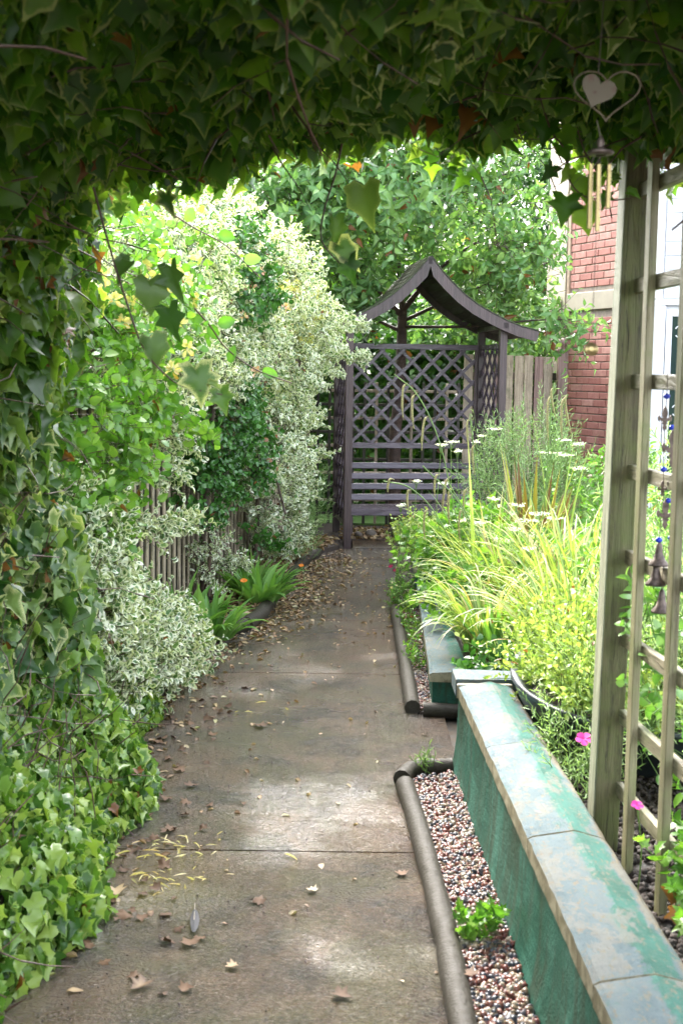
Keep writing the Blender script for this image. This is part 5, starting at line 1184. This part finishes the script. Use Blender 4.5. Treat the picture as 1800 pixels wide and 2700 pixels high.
# blue enamel flower on the fence
bf = atd(713, 867, 10.6); t_ = flower('blue daisy ornament fixed at the edge of the tall white-edged hedge', bf, 10, .034, M['magenta'], None, (.1, -1, .1), 'ornament', name='blue_flower_ornament')
for o in list(COL.objects):
    if o.parent == t_: o.data.materials.clear(); o.data.materials.append(M['bluefl'])
MB().lathe((0, 0, 0), [(.001, .006), (.008, .004), (.010, 0)], 10).build('x2', M['umbel'], None); o = bpy.data.objects['x2']; o.name = 'flower_centre'; o.parent = t_; o.matrix_basis = Matrix.Translation((0, -.008, 0)) @ Matrix.Rotation(R(90), 4, 'X')

# ------------------------------------------------------------------ litter
def litter(name, ctrs, key, size, mat, z=.003, flat=.88):
    P = []
    for (cx, cy_, sx, sy, n) in ctrs:
        q = np.column_stack([rng.normal(cx, sx, n), rng.normal(cy_, sy, n)]); lx = np.array([left_x(v) for v in q[:, 1]]); q = q[(q[:, 0] > lx+.02) & (q[:, 0] < .45)]; P.append(q)
    return ground_items(name, key, np.concatenate(P), 0, size, z, mat, flat, dz=.004)
edge_pts = []
for yy, n_, s_ in ((3.3, 26, .08), (3.8, 45, .09), (4.4, 40, .09), (5.0, 60, .10), (5.6, 55, .09), (6.2, 60, .10), (6.8, 60, .10), (7.3, 110, .11), (7.8, 170, .13), (8.4, 240, .15), (9.1, 260, .17), (9.8, 220, .17), (10.4, 160, .16)):
    edge_pts.append((left_x(yy)+.03+s_*.5, yy, s_, .28, n_))
litter('fallen_leaves', edge_pts, 'oval', .034, M['litter'])
litter('fallen_leaves', [(-.2, 5.5, .35, 1.4, 90), (0, 8.3, .3, .9, 130), (.1, 3.4, .3, .5, 14), (.1, 10, .25, .7, 110), (.28, 7.9, .1, .25, 40)], 'oval', .026, M['litter'])
litter('fallen_leaves', [(-.55, 4.4, .15, .8, 26), (-.62, 3.6, .12, .4, 26), (-.4, 3.1, .3, .3, 5), (-.6, 5.3, .12, .6, 26)], 'lobed', .036, M['bigfallen'], .004, .82)
litter('fallen_blossom', [(-.53, 3.93, .045, .05, 26), (-.5, 3.68, .08, .05, 30), (-.45, 3.98, .12, .06, 12), (-.35, 3.85, .1, .08, 6), (-.35, 5.6, .08, .08, 6)], 'narr', .045, M['yellowfl'], .006, .75)
ground_items('bark_mulch', 'oval', [(-.85, 7.4), (-.58, 7.35), (-.5, 7.7), (-.43, 8.5), (-.3, 9.95), (-.2, 10.6), (-.05, 11), (-.05, 11.5), (-.6, 11.5), (-.8, 9)], 2600, .040, .037, M['litter'], .7, dz=.02)
ground_items('leaf_mould', 'oval', [(0, 11.5), (1.5, 11.5), (1.5, 12.4), (0, 12.4)], 1300, .045, .014, M['litter'], .7, dz=.02)
q = np.column_stack([rng.uniform(-.85, .25, 2600), rng.uniform(2.6, 6.5, 2600)]); lx = np.array([left_x(v) for v in q[:, 1]]); k_ = (q[:, 0] > lx) & (rng.random(len(q)) < np.exp(-(q[:, 0]-lx)/.22)+.06)
ground_items('debris', 'rock', q[k_], 0, .0055, .001, M['soil'], .3, dz=.002)
# single fallen leaves one can tell apart
for (x, y, s_, lab, a) in ((205, 2120, .085, 'curled brown leaf with long stalk lying by the lower ivy', 1.9), (440, 2170, .05, 'brown leaf with a dark twig below the feather', .6), (335, 2255, .055, 'pale brown leaf in the dark wet patch near the bottom', 2.5), (605, 1668, .06, 'tan leaf lying alone in the middle of the path', 1.0),
                      (770, 2280, .05, 'pinkish flat leaf near the bottom of the path', 4.2), (925, 2010, .04, 'small pinkish leaf beside the near edging log', .3), (545, 2215, .035, 'little cream leaf in the wet middle of the path', 2.0), (727, 2045, .035, 'single pale leaf in the centre of the near slab', 1.2),
                      (340, 1870, .05, 'orange-brown leaf near the left edge opposite the ivy', 2.9), (430, 1805, .05, 'orange-brown folded leaf in the left part of the path', 5.2), (1085, 2240, .05, 'curled brown leaf on the near gravel', .8), (265, 2040, .06, 'large pale green leaf lying at the ivy foot', 3.4)):
    p = gzd(x, y, .008 if x < 1000 else .045); V, T, e = TP['ivy'][0] if s_ > .045 else TP['lobed'][1]; V = V.copy(); V[:, 2] = .25*V[:, 0]**2*3+.2*(V[:, 1]-.4)**2-.02
    me = tris_mesh('fallen_leaf', V, T, {'rnd': np.full(len(V), rng.random()), 'edge': e}, True); me.materials.append(M['bigfallen'] if 'pale' not in lab and 'cream' not in lab else M['litter']); o = link('fallen_leaf', me); o.matrix_world = Matrix.Translation(p) @ Matrix.Rotation(a, 4, 'Z') @ Matrix.Scale(s_, 4); tag(o, lab, 'fallen leaf')
# feather
fe = thing('feather', 'small dark grey feather lying on the near slab', 'feather', gzd(442, 2120, .006)); p0 = gzd(448, 2075, .006); p1 = gzd(445, 2140, .012)
MB().tube([p0, p0.lerp(p1, .5)+Vector((0, 0, .006)), p1], .0011, 5).build('quill', M['stonecream'], fe)
dv = (p1-p0).normalized(); sv = dv.cross(Vector((0, 0, 1))); vs = []; fs = []; n = 14
for i in range(n+1):
    f = i/n; c = p0.lerp(p1, .28+.75*f)+Vector((0, 0, .003)); w_ = .013*math.sin(math.pi*min(1, f*.86+.12))**.6; vs += [c-sv*w_*(1+.12*(i % 2))+dv*.006, c+Vector((0, 0, .002)), c+sv*w_*.75*(1+.12*((i+1) % 2))+dv*.006]
for i in range(n):
    for k in range(2): a = i*3+k; fs.append([a, a+1, a+4, a+3])
MB().add(vs, fs).build('vane', M['feather'], fe)
